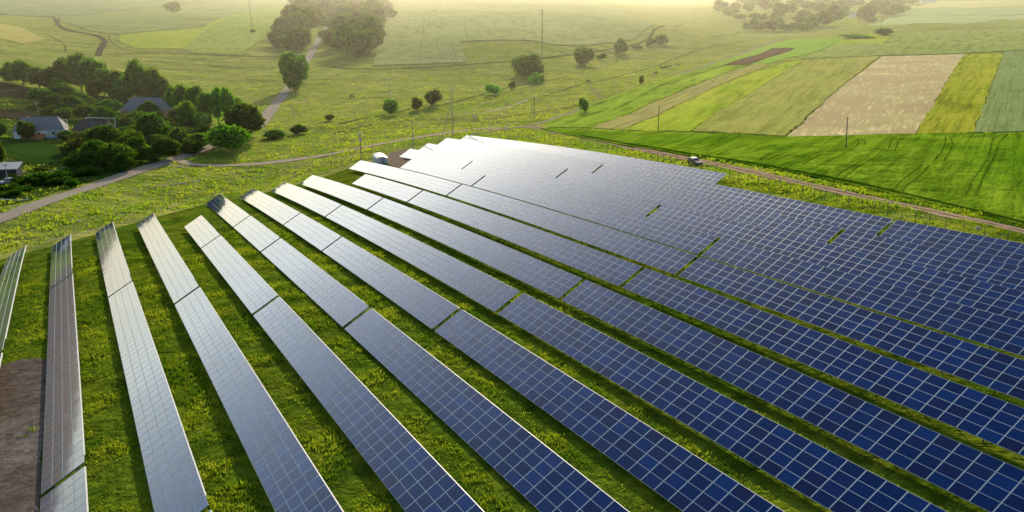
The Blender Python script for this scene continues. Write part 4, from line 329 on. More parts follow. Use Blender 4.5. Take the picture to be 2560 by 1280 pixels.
# ---------------------------------------------------------------- solar tables
rO,rD,rU,rV,rN=[np.array(v) for v in (ROW_O,ROW_D,ROW_U,ROW_V,ROW_N)]
def rowq(k,t):
    a=(t+40)/100.; b=(k-7)/7.
    return sum(q*a**e[0]*b**e[1] for q,e in zip(ROW_Q,ROW_EXP))
def rowp(k,t,j=0.):
    tc=min(max(t,-150.),50.); z=rowq(k,tc)
    if tc!=t:
        s=1. if tc>0 else -1.; z+=(z-rowq(k,tc-s))*abs(t-tc)
    return rO+(k-6)*rD+ROW_PR[k]*rN+t*rU+j*rV+z*rN
def glass():
    t=NT('solar_glass'); oi=t.n('ShaderNodeObjectInfo'); at=t.n('ShaderNodeAttribute',attribute_name='rnd')
    r=t.math('FRACT',t.math('ADD',oi.outputs['Random'],at.outputs['Fac']))
    r2=t.math('FRACT',t.math('MULTIPLY',r,17.3))
    uv=t.n('ShaderNodeTexCoord').outputs['UV']; sx=t.n('ShaderNodeSeparateXYZ'); t.l(uv,sx.inputs[0])
    col=t.mix(r,(.002,.023,.115),(.005,.046,.21)); col=t.mix(t.math('MULTIPLY',t.ramp(r2,.6,.95),.7),col,(.014,.018,.085))
    # cell grid: 10 x 6 cells with thin pale bus lines
    gx=t.math('ABSOLUTE',t.math('SUBTRACT',t.math('FRACT',t.math('MULTIPLY',sx.outputs[1],12.)),.5))
    gy=t.math('ABSOLUTE',t.math('SUBTRACT',t.math('FRACT',t.math('MULTIPLY',sx.outputs[0],10.)),.5))
    g=t.math('MAXIMUM',t.math('GREATER_THAN',gx,.44),t.math('MULTIPLY',t.math('GREATER_THAN',gy,.475),.5))
    col=t.mix(t.math('MULTIPLY',g,.4),col,(.04,.09,.17))
    d=t.n('ShaderNodeBsdfDiffuse'); t.l(col,d.inputs[0])
    lw=t.n('ShaderNodeLayerWeight'); lw.inputs['Blend'].default_value=.5
    fr=t.math('MINIMUM',.60,t.math('ADD',.012,t.math('MULTIPLY',2.6,t.math('POWER',lw.outputs['Facing'],4.3))))
    g=t.n('ShaderNodeBsdfGlossy'); g.inputs['Roughness'].default_value=.05; g.inputs['Color'].default_value=(.93,.975,.975,1)
    mx=t.n('ShaderNodeMixShader'); t.l(fr,mx.inputs[0]); t.l(d.outputs[0],mx.inputs[1]); t.l(g.outputs[0],mx.inputs[2])
    return t.done(mx)
GL=glass()
FR=plain('anodised_sky_tint',(.43,.56,.63),.36,.5,.25,.06)  # cyan sky reflection mixed into the frame colour
ST=plain('galvanised_steel',(.13,.14,.14),.6,.3,.3)
EDGE=plain('edge_painted_rim',(.74,.72,.68),.5,.4,0.,.06)  # pale beam colour paints in the sunlit rim along high edges
BK=plain('module_backsheet',(.12,.12,.12),.6,.3)
MW,MH=1.66,1.0
def module_geo():
    hw,hh=MW/2-.006,MH/2-.004; fx,fy=.042,.020; z=.0; g=-.004; th=-.045
    o=[(-hw,-hh,z),(hw,-hh,z),(hw,hh,z),(-hw,hh,z)]; i_=[(-hw+fx,-hh+fy,z),(hw-fx,-hh+fy,z),(hw-fx,hh-fy,z),(-hw+fx,hh-fy,z)]
    gl=[(x,y,g) for x,y,_ in i_]; bo=[(x,y,th) for x,y,_ in o]
    V=o+i_+gl+bo
    Fc=[(8,9,10,11)]+[(a,(a+1)%4,4+(a+1)%4,4+a) for a in range(4)]+[(12+a,12+(a+1)%4,(a+1)%4,a) for a in range(4)]+[(15,14,13,12)]
    mi=[0]+[1]*8+[2]
    return np.array(V,float),np.array(Fc),np.array(mi)
GV,GF,GM=module_geo()
UVG=np.zeros((len(GF)*4,2)); UVG[:4]=[(0,0),(1,0),(1,1),(0,1)]
def mod_mesh(name,Ts,rn):
    n=len(Ts); V=np.concatenate([(GV@T[:3,:3].T)+T[:3,3] for T in Ts]); 
    Fc=(GF[None]+np.arange(n)[:,None,None]*len(GV)).reshape(-1,4)
    m=mesh_np(name,V,Fc,[GL,FR,BK],np.tile(GM,n))
    uv=m.uv_layers.new(name='UVMap'); uv.data.foreach_set('uv',np.tile(UVG,(n,1)).astype(np.float32).ravel())
    a=m.attributes.new('rnd','FLOAT','FACE'); a.data.foreach_set('value',np.repeat(np.array(rn,np.float32),len(GF)))
    return m
MODMESH=mod_mesh('solar_module',[np.eye(4)],[0.])
cp,sp=math.cos(CAM_PITCH),math.sin(CAM_PITCH)
CAMZ=36.
def project(P):
    x,y,z=P[0],P[1],P[2]-CAMZ; d=y*cp-z*sp; v=-(y*sp)-z*cp
    if d<1: return None
    return 1280+CAM_F*x/d, 640+CAM_F*v/d, d
def frame_mesh():
    b=MB(); v=Vector(rV); n=Vector(rN)
    for j,zl in ((1.1,0),(3.2,0)):
        top=v*j-n*.17; gl=-(.75+.55)      # down to just under the grass
        b.tube(top,Vector((top.x,top.y,gl+rV[2]*0-.25)),.05,n=6)
    # rafter
    a=v*.15-n*.12; c=v*3.85-n*.12; b.tube(a,c,.045,n=4)
    m=b.build('support_frame',ST); me=m.data; bpy.data.objects.remove(m); return me
FRM=frame_mesh()
ORD=['first','second','third','fourth','fifth','sixth','seventh','eighth','ninth','tenth','eleventh','twelfth','thirteenth','fourteenth','fifteenth','sixteenth']
TABLES={0:[(-127.9,-56.2),(-55,18)],1:[(-124.8,-87.0),(-86.3,-11.5),(-10.6,45)],2:[(-125.2,-67.6),(-67,7.6),(8.4,45)],3:[(-122,-49.9),(-49.1,40)],
4:[(-105,-79.3),(-78.7,-32.1),(-31.3,42)],5:[(-136.3,-91.9),(-91.2,-63.5),(-62.8,-14.6),(-13.8,58)],6:[(-131,-77.4),(-76.8,-48.5),(-47.9,-.8),(0,74)],
7:[(-127.8,-71.6),(-70.9,4.0),(4.9,76)],8:[(-125.5,-65),(-64.3,9.8),(10.6,82)],9:[(-98.3,-59.3),(-58.6,15.6),(16.4,90)],10:[(-125.1,-53.4),(-52.7,20.8),(21.6,95)],
11:[(-99.6,-54.3),(-53.6,20),(20.8,95)],12:[(-118.6,-74),(-73.3,.9),(1.7,76)],13:[(-120.6,-38.5),(-37.8,36),(36.8,98)],14:[(-120.3,-31.7),(-31,42.4),(43.2,98)],15:[(-119.5,2.9)]}
GRP='tilted solar panel tables in parallel rows'
n_sep=0
for k,segs in TABLES.items():
    for si,(t0,t1) in enumerate(segs):
        nm=max(1,round((t1-t0)/MW)); step=(t1-t0)/nm
        # trim what lies far outside the frame on the near side
        while nm>4:
            q=project(rowp(k,t0+nm*step,2))
            if q and -500<q[0]<3300 and q[1]<1750: break
            nm-=1
        if nm<=4 and project(rowp(k,t0,2)) is None: continue
        tone='pale' if (k<9 and si==0) or (k>=9 and si==0) else ('dark' if (k>6 and si>=len(segs)-1) else 'bluish')
        lab='%s solar table, %s from the far end in the %s row from the left'%(tone,ORD[si],ORD[k])
        org=rowp(k,t0,0); org=Vector((org[0],org[1],gz(org[0],org[1])))
        root=empty('solar_table',org,0,lab,'solar table',GRP)
        cand=[]; tj={(0,0):-.022,(0,1):-.022,(1,0):-.022,(1,1):-.012,(2,0):-.022,(3,0):-.008}.get((k,si),rng.gauss(0,.005))
        for i in range(nm):
            t=t0+(i+.5)*step; b=rowp(k,t,0); u=rowp(k,t+.8,0)-rowp(k,t-.8,0); u/=np.linalg.norm(u)
            v=rV-u*(rV@u); v/=np.linalg.norm(v); nn=np.cross(u,v)
            for j in range(4):
                ja,jb=rng.gauss(0,.0009),rng.gauss(tj,.0009)
                n2=nn+u*ja+v*jb; n2/=np.linalg.norm(n2); u2=u-n2*(u@n2); u2/=np.linalg.norm(u2); v2=np.cross(n2,u2)
                T=np.eye(4); T[:3,0]=u2*(step/MW);T[:3,1]=v2;T[:3,2]=n2; T[:3,3]=b+v*(j+.5)*1.0-np.array(org)
                P=T[:3,3]+np.array(org); q=project(P); ar=0
                if q and -20<q[0]<2580 and -20<q[1]<1300:
                    q2=project(P+u*MW);q3=project(P+v)
                    ar=abs((q2[0]-q[0])*(q3[1]-q[1])-(q2[1]-q[1])*(q3[0]-q[0])) if q2 and q3 else 0
                cand.append((ar,T))
        order=sorted(range(len(cand)),key=lambda a:-cand[a][0])
        sep=set(a for a in order[:100] if cand[a][0]>95)
        rest=[cand[a][1] for a in range(len(cand)) if a not in sep]
        for a in sorted(sep):
            o=bpy.data.objects.new('solar_module',MODMESH); link(o,root); o.matrix_local=Matrix(cand[a][1].tolist()); n_sep+=1
        if rest:
            m=mod_mesh('solar_modules',rest,[rng.random() for _ in rest])
            o=link(bpy.data.objects.new('solar_modules',m),root)
            if len(rest)>1: o['kind']='stuff'
        # rails and supports
        b=MB()
        for j in (.5,1.5,2.5,3.5):
            pr=None
            for i in range(0,nm+1,3):
                p=Vector(rowp(k,t0+min(i,nm)*step,j)-np.array(org)-rN*.075)
                if pr is not None: b.tube(pr,p,.025,n=4)
                pr=p
        b.build('rail',ST,root)
        b=MB(); pr=None
        for i in range(0,nm+1,4):
            p=Vector(rowp(k,t0+min(i,nm)*step,3.99)-np.array(org)-rN*.125)
            if pr is not None: b.tube(pr,p,.07,n=4)
            pr=p
        b.build('edge_beam',EDGE,root)
        for i in range(1,nm,3):
            p=rowp(k,t0+i*step,0); q=project(p)
            if q is None or q[0]<-250 or q[0]>2900: continue
            o=bpy.data.objects.new('support_frame',FRM); link(o,root); o.location=Vector(p)-org
        p=rowp(k,t0+nm*step-.15,0); o=bpy.data.objects.new('support_frame',FRM); link(o,root); o.location=Vector(p)-org
print('separate modules',n_sep)
# ---------------------------------------------------------------- vegetation
BARK=plain('bark',(.09,.07,.05),.9,.2)
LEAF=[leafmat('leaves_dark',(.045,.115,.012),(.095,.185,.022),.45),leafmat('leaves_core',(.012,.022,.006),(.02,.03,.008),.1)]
def crown(kind,seed,nl):
    r=random.Random(seed); lobes=[]
    if kind=='round': zc,zr,xr,nlob=.53,.45,.42,24
    elif kind=='tall': zc,zr,xr,nlob=.55,.46,.38,24
    elif kind=='feather': zc,zr,xr,nlob=.62,.36,.36,16
    else: zc,zr,xr,nlob=.46,.44,.42,13
    for i in range(nlob):
        while True:
            x,y,z=r.uniform(-1,1),r.uniform(-1,1),r.uniform(-1,1)
            if .25<x*x+y*y+z*z<1: break
        s=(1-.35*max(0,z)) if kind!='bush' else (1-.2*abs(z))
        lobes.append((x*xr*.72*s,y*xr*.72*s,zc+z*zr*.7,r.uniform(.08,.19)*(.75 if kind=='feather' else 1)))
    lobes.append((0,0,zc,.24)); 
    V=[];mi=[];tot=sum(l[3]**2 for l in lobes)
    rs=np.random.default_rng(seed)
    for (x,y,z,R_) in lobes:
        n=int(nl*R_*R_/tot)
        d=rs.normal(size=(n,3)); d/=np.linalg.norm(d,axis=1)[:,None]
        rad=R_*(1+rs.normal(size=n)*.10+.12*np.sin(d[:,0]*7+seed)*np.sin(d[:,2]*9)); 
        if kind=='feather': rad*=rs.uniform(.7,1.35,n)
        c=np.array([x,y,z])+d*rad[:,None]
        if kind=='feather': c[:,2]-=rs.uniform(0,.06,n)
        nv=d+rs.normal(size=(n,3))*.8; nv/=np.linalg.norm(nv,axis=1)[:,None]
        a=np.cross(nv,rs.normal(size=(n,3))); a/=np.linalg.norm(a,axis=1)[:,None]; b=np.cross(nv,a)
        s=rs.uniform(.016,.046,n)[:,None]; s2=s*rs.uniform(.5,1,n)[:,None]
        q=np.stack([c-a*s-b*s2*.4,c+a*s*.3-b*s2,c+a*s+b*s2*.4,c-a*s*.3+b*s2],1)
        V.append(q.reshape(-1,3)); mi+= [0]*n
    V=np.concatenate(V); V[:,2]=np.maximum(V[:,2],.01); nf=len(V)//4; Fc=np.arange(nf*4).reshape(-1,4)
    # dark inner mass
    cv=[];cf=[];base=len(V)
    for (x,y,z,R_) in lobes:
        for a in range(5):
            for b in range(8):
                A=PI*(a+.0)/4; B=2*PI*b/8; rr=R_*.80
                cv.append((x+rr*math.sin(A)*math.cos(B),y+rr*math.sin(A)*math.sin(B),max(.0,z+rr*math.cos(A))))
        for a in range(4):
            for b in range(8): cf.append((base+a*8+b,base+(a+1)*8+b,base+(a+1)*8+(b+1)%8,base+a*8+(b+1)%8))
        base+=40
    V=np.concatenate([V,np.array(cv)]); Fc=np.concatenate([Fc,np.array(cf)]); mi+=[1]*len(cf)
    return mesh_np('crown',V,Fc,LEAF,mi)
def trunkmesh(kind,seed):
    r=random.Random(seed+99); b=MB(); z0=.30
    b.tube((0,0,-.04),(0.01,0,z0),.028,.020,8); b.tube((.01,0,z0-.005),(0,.01,.68),.020,.007,7)
    for i in range(6):
        a=r.uniform(0,2*PI); z=r.uniform(.22,.5); b.tube((0,0,z),(math.cos(a)*r.uniform(.12,.26),math.sin(a)*r.uniform(.12,.26),z+r.uniform(.12,.28)),.012,.004,6)
    o=b.build('trunk',BARK); m=o.data; bpy.data.objects.remove(o); return m
PRO={}
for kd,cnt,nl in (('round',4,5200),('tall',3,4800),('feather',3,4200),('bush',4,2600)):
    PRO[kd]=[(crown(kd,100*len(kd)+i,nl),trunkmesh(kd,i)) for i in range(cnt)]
TONE=[(1,1,1,1),(1.35,1.25,.9,1),(1.5,1.05,1.0,1)]
seen={}
for (kd,x,y,w,h,lab,grp,tone) in TREES:
    z=gz(x,y)-.15; mc,mt=rng.choice(PRO[kd]); rz=rng.uniform(0,6.28); g=rng.uniform(.9,1.1)
    if not grp and 'hedge' not in lab and 'scrub' not in lab and 'long low' not in lab: w*=1.3 if kd=='bush' else 1.12; h*=1.25 if kd=='bush' else 1.06
    colr=TONE[tone]; warm=1.0+.25*(y>400)
    if kd=='feather': colr=(1.7,1.7,1.4,1)
    if 'bright' in lab or 'yellow' in lab: colr=(2.0,2.2,1.1,1)
    if 'grey green' in lab: colr=(1.8,1.8,1.4,1)
    col4=(colr[0]*warm,colr[1]*warm,colr[2]*warm,1)
    S=(w*1.2,w*1.2*g,h*1.04)
    if grp and 'garden' in grp: S=(w*1.55,w*1.55*g,h*1.3)
    elif grp and ('band' in grp or 'birches' in grp): S=(w*1.42,w*1.42*g,h*1.16)
    if (grp and 'band' in grp) or kd=='round': z-=.09*h
    if grp and 'far village' in grp: S=(w*1.6,w*1.6*g,h*1.3); col4=(col4[0]*.75,col4[1]*.9,col4[2]*.7,1)
    if grp and 'wood' in grp: S=(w*1.65,w*1.65*g,h*1.25); col4=(col4[0]*.62,col4[1]*.72,col4[2]*.6,1)
    if kd=='bush':
        o=link(bpy.data.objects.new('bush',mc)); o.location=(x,y,z-.04*h); o.rotation_euler=(0,0,rz); o.scale=S; o.color=col4
        tag(o,lab,'bush',grp)
    else:
        root=empty('tree',(x,y,z),rz,lab,'tree',grp); root.scale=S
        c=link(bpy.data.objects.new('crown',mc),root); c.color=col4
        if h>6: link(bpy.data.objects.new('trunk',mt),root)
# grass tufts: in the farm and on the meadow around it
def grassmat(f=1.):
    t=NT('grass_blades'); p=t.pos(); at=t.n('ShaderNodeAttribute',attribute_name='tone')
    n1=t.noise(p,.20 if f<1.3 else .06,4,.6); n2=t.noise(p,.5,3,.6)
    col=t.mix(t.ramp(n1,.38,.62),((.055,.14,.006) if f<1.3 else (.11,.19,.012)),((.25,.32,.02) if f<1.3 else (.22,.26,.022))); col=t.mix(t.math('MULTIPLY',at.outputs['Fac'],.4 if f<1.3 else .2),col,(.30,.27,.06))
    col=t.mix(t.math('MULTIPLY',t.ramp(n2,.5,.7),.6),col,(.045,.09,.008))
    col=t.mix(1.,col,(f,f,f*1.1),'MULTIPLY'); d=t.n('ShaderNodeBsdfDiffuse'); tl=t.n('ShaderNodeBsdfTranslucent'); t.l(col,d.inputs[0]); t.l(t.mix(1.,col,(1.5,1.5,.8),'MULTIPLY'),tl.inputs[0])
    mx=t.n('ShaderNodeMixShader'); mx.inputs[0].default_value=.5; t.l(d.outputs[0],mx.inputs[1]); t.l(tl.outputs[0],mx.inputs[2])
    return t.done(mx)
def inpoly(X,Y,poly):
    c=np.zeros(len(X),bool); n=len(poly)
    for i in range(n):
        x1,y1=poly[i];x2,y2=poly[i-1]
        k=((y1>Y)!=(y2>Y)); xi=(x2-x1)*(Y-y1)/((y2-y1) if y2!=y1 else 1e-9)+x1
        c^=k&(X<xi)
    return c
def linedist(X,Y,L):
    d=np.full(len(X),1e9)
    for (x1,y1),(x2,y2) in zip(L[:-1],L[1:]):
        vx,vy=x2-x1,y2-y1; t=np.clip(((X-x1)*vx+(Y-y1)*vy)/(vx*vx+vy*vy+1e-9),0,1)
        d=np.minimum(d,np.hypot(X-x1-t*vx,Y-y1-t*vy))
    return d
def vnoise(X,Y,s,seed):
    g=np.random.default_rng(seed).random((64,64)); x=X/s;y=Y/s; xi=np.floor(x).astype(int);yi=np.floor(y).astype(int); fx=x-xi;fy=y-yi
    fx=fx*fx*(3-2*fx);fy=fy*fy*(3-2*fy); a=g[xi%64,yi%64];b=g[(xi+1)%64,yi%64];c=g[xi%64,(yi+1)%64];d=g[(xi+1)%64,(yi+1)%64]
    return (a*(1-fx)+b*fx)*(1-fy)+(c*(1-fx)+d*fx)*fy
def tufts(n,rmin,rmax,hs,ws,blades,name,seed,gm):
    r_=np.random.default_rng(seed); th=r_.uniform(-.62,.62,n); r=np.sqrt(r_.uniform(rmin**2,rmax**2,n)) if rmax<200 else rmin*(rmax/rmin)**r_.random(n)
    X=r*np.sin(th);Y=r*np.cos(th)
    keep=np.ones(n,bool)
    for nm,mk,l,poly in FIELDS:
        if mk not in('drygrass','garden','farm') : keep&=~(inpoly(X,Y,poly)&((vnoise(X,Y,1.3,9)>.1) if mk=='gravel2' else True))
    for nm,mk,w,pts in ROADS:
        if mk in('road','dirt','dirt2','dirt3','pale_path','kerb'): keep&=linedist(X,Y,pts)>w*.5
    A=np.array([[rD[0],rU[0]],[rD[1],rU[1]]]); kt=np.linalg.inv(A)@np.stack([X-rO[0],Y-rO[1]]); K=kt[0]+6; fr=K-np.floor(K)
    keep&=~((K>-.1)&(K<15.5)&(fr<.5)&(kt[1]>-140))
    if rmax>200: keep&=~((K>-1)&(K<15.9)&(kt[1]>-138))
    den=.25+.75*np.clip((vnoise(X,Y,4.5,1)*.6+vnoise(X,Y,1.6,2)*.4-.3)*2.4,0,1)
    keep&=r_.random(n)<den
    X,Y,r=X[keep],Y[keep],r[keep]; n=len(X); Z=ground(X,Y)-.04
    hgt=hs*(.35+1.1*vnoise(X,Y,3.1,3)**1.5)*r_.uniform(.6,1.3,n)
    V=np.empty((n,blades,3,3)); 
    for b in range(blades):
        a=r_.uniform(0,2*PI,n); w=ws*r_.uniform(.5,1.2,n); ox=r_.normal(0,ws*1.5,n);oy=r_.normal(0,ws*1.5,n); lx=r_.normal(0,.35,n)*hgt; ly=r_.normal(0,.35,n)*hgt
        V[:,b,0]=np.stack([X+ox-np.cos(a)*w,Y+oy-np.sin(a)*w,Z],1)
        V[:,b,1]=np.stack([X+ox+np.cos(a)*w,Y+oy+np.sin(a)*w,Z],1)
        V[:,b,2]=np.stack([X+ox+lx,Y+oy+ly,Z+hgt],1)
    V=V.reshape(-1,3); Fc=np.arange(len(V)).reshape(-1,3)
    m=mesh_np(name,V,Fc,[gm]); a=m.attributes.new('tone','FLOAT','FACE'); a.data.foreach_set('value',np.repeat((r_.random(n)**3).astype(np.float32),blades))
    tag(link(bpy.data.objects.new(name,m)),'yellow green meadow grass in uneven tufts between and around the panel rows' if rmax<200 else 'rough yellow green meadow grass on the valley floor','grass',kind='stuff')
tufts(190000,48,170,.42,.10,4,'grass',1,grassmat(1.15))
tufts(90000,150,620,.6,.36,3,'meadow_grass',2,grassmat(1.65))  # far tufts use a brighter copy, haze glow painted in
# ---------------------------------------------------------------- buildings
WHITE=plain('whitewash',(.86,.87,.86),.8,.2,0,.08); SLATE=plain('grey_slate',(.22,.23,.24),.8,.2,0,.25,2.); PINK=plain('pink_render',(.36,.22,.16),.8,.2)
BLUE=plain('blue_paint',(.10,.30,.42),.6,.3); DARK=plain('dark_opening',(.02,.022,.025),.3,.5); ORNG=plain('clay_tiles',(.50,.17,.07),.8,.2); GREY=plain('grey_sheet',(.38,.42,.46),.45,.5)
NAVY=plain('dark_boards',(.035,.045,.06),.8,.2); CREAM=plain('cream_brick',(.42,.36,.22),.9,.2); CABW=plain('white_sheet_metal',(.80,.82,.82),.4,.5,0,.05)
def house(name,label,cat,x,y,rz,L,Wd,hw,hr,wallm,roofm,hip=0.,windows=3,chimney=True,door=True,eave=.4,group=None):
    z=gz(x,y)-.1; root=empty(name,(x,y,z),rz,label,cat,group)
    b=MB(); a,c=L/2,Wd/2
    b.faces([(-a,-c,0),(a,-c,0),(a,c,0),(-a,c,0),(-a,-c,hw),(a,-c,hw),(a,c,hw),(-a,c,hw)]+([(-a,0,hw+hr*.9),(a,0,hw+hr*.9)] if hip==0 else []),
        [(0,1,5,4),(1,2,6,5),(2,3,7,6),(3,0,4,7)]+([(4,8,7),(5,6,9)] if hip==0 else []))
    b.build('wall',wallm,root)
    b=MB(); e=eave; h=hip; zt=hw+hr; z0=hw-.08; T=.14
    top=[(-a-e,-c-e,z0),(a+e,-c-e,z0),(a+e,c+e,z0),(-a-e,c+e,z0),(-a-(e if h==0 else 0)+h,0,zt),(a+(e if h==0 else 0)-h,0,zt)]
    b.faces(top,[(0,1,5,4),(2,3,4,5),(1,2,5),(3,0,4)]); b.faces([(p[0],p[1],p[2]-T) for p in top],[(1,0,4,5),(3,2,5,4)])
    b.tube((top[4][0],0,zt+.02),(top[5][0],0,zt+.02),.10,n=6)
    rf=b.build('roof',roofm,root)
    if chimney:
        b=MB(); b.box((-L*.22,.3,hw+hr*.85),(.7,.7,1.5)); b.box((-L*.22,.3,hw+hr*.85+.8),(.9,.9,.15)); b.build('chimney',CREAM,rf)
    for i in range(windows):
        xx=-a+L*(i+.7)/(windows+.4); b=MB()
        b.box((xx,-c-.02,hw*.55),(1.0,.06,1.25)); w=b.build('window',DARK,root)
        b=MB(); 
        for dx in(-.55,0,.55): b.box((xx+dx,-c-.07,hw*.55),(.09,.06,1.4))
        for dz in(-.66,.66): b.box((xx,-c-.075,hw*.55+dz),(1.2,.07,.09))
        b.build('frame',WHITE,w)
    if door:
        b=MB(); b.box((a*.86,-c-.03,1.05),(.95,.06,2.1)); d=b.build('door',BLUE,root); b=MB(); b.box((a*.86+.35,-c-.09,1.0),(.08,.08,.14)); b.build('handle',GREY,d)
    return root
cx,cy,_=PT['cottage']
r=house('cottage','white cottage with a grey slate roof among the village trees at the left','house',cx,cy,.30,16.5,9,3.3,4.1,WHITE,SLATE,hip=2.2,windows=3)
b=MB(); b.box((5.8,-6.2,2.8),(4.6,3.8,.16),rx=-.12); p=b.build('porch_roof',BLUE,r)
b=MB(); 
for dx in(3.8,5.8,7.8): b.box((dx,-7.6,1.15),(.14,.14,2.3))
b.box((5.8,-7.6,.5),(4.2,.08,1.0)); b.build('porch_rail',BLUE,r)
b=MB(); b.box((-1.6,-6.4,1.3),(7.6,3.6,.14),rx=.25); b.build('lean_to_roof',ORNG,r)
b=MB(); b.box((-1.6,-6.0,.5),(6.4,2.8,1.1)); b.build('lean_to_wall',CREAM,r)
cx,cy,_=PT['barn']; house('barn','long pinkish barn with a worn grey hipped roof below the tall tree band','barn',cx,cy,-.18,19,10,3.4,5.0,PINK,SLATE,hip=2.8,windows=2,chimney=False)
cx,cy,_=PT['shed']; house('outbuilding','low outbuilding with a dark brown grey roof right of the white cottage','outbuilding',cx,cy,-.10,13,7,2.6,3.2,PINK,plain('brown_slate',(.10,.085,.08),.85,.2),hip=1.2,windows=1,chimney=False)
def shed():
    x,y,_=PT['barn2']; root=empty('shed',(x,y,gz(x,y)-.1),.22,'dark boarded shed with a pale sheet roof behind the parked white car','shed')
    b=MB(); b.faces([(-4,-2.5,0),(4,-2.5,0),(4,2.5,0),(-4,2.5,0),(-4,-2.5,2.4),(4,-2.5,2.4),(4,2.5,3.3),(-4,2.5,3.3)],[(0,1,5,4),(1,2,6,5),(2,3,7,6),(3,0,4,7)]); b.build('wall',NAVY,root)
    b=MB(); b.box((0,0,3.0),(8.9,5.9,.08),rx=.178)
    for i in range(22): b.box((-4.3+i*.41,0,3.05),(.06,5.9,.05),rx=.178)
    b.build('roof',GREY,root)
    b=MB(); b.box((1.5,-2.54,1.0),(2.2,.06,2.0)); b.build('door',plain('brown_door',(.08,.05,.03)),root)
shed()
def cabin():
    x,y,_=PT['cabin']; root=empty('equipment_cabin',(x,y,gz(x,y)),-1.245,'white metal equipment cabin with a curved roof beyond the panel rows','cabin')
    Lc,Wc,H=6.6,3.0,2.0
    b=MB(); n=13
    for i in range(n+1):
        xx=-Lc/2+Lc*i/n
        for s in(-1,1): b.box((xx,s*(Wc/2+.01),H/2+.1),(.09,.05,H-.1))
    b.box((0,0,H/2+.1),(Lc,Wc,H)); b.build('wall',CABW,root)
    b=MB(); m=8; pr=[(-(Wc/2+.12)+(Wc+.24)*i/m,.42*(1-(2*i/m-1)**2)+H+.1) for i in range(m+1)]
    v=[(sx*(Lc/2+.15),p[0],p[1]) for sx in(-1,1) for p in pr]+[(sx*(Lc/2+.15),p[0],p[1]-.1) for sx in(-1,1) for p in pr]; q=m+1
    f=[(i,i+1,q+i+1,q+i) for i in range(m)]+[(2*q+i,3*q+i,3*q+i+1,2*q+i+1) for i in range(m)]
    for sidx in(0,1): f+=[(sidx*q+i,sidx*q+i+1,2*q+sidx*q+i+1,2*q+sidx*q+i) for i in range(m)]
    f+=[(0,q,3*q,2*q),(m,q+m,3*q+m,2*q+m)]
    b.faces(v,f); b.build('roof',CABW,root)
    b=MB(); 
    for sx in(-Lc/2,Lc/2): b.faces([(sx,p[0]*.92,p[1]-.02) for p in pr]+[(sx,0,H)],[(i,i+1,m+1) for i in range(m)])
    b.build('gable',CABW,root)
    b=MB(); b.box((Lc/2+.03,.2,1.15),(.05,1.1,2.0)); d=b.build('door',GREY,root); b=MB(); b.box((Lc/2+.08,-.2,1.1),(.06,.05,.25)); b.build('handle',ST,d)
    b=MB(); b.box((0,0,.05),(Lc+.3,Wc+.3,.3)); b.build('plinth',plain('concrete',(.35,.34,.32),.9,.2),root)
cabin()
for key,lab,rz,L,Wd,rm,wm in (('vh1','hazy white house with a pale blue roof edge at the far village crest',.1,17,9,GREY,WHITE),('vh2','distant white house at the top edge of the picture above the pale yellow field',-.1,26,10,GREY,WHITE),('vh3','faint far house half lost in haze among trees, left of the white village house',.2,16,9,SLATE,WHITE),('vh4','faintest far house at the top edge left of the other village houses',0,15,9,GREY,WHITE)):
    x,y,_=PT[key]; house('village_house',lab,'house',x,y,rz,L,Wd,4.2,3.6,wm,rm,hip=0,windows=3,chimney=False,door=False)
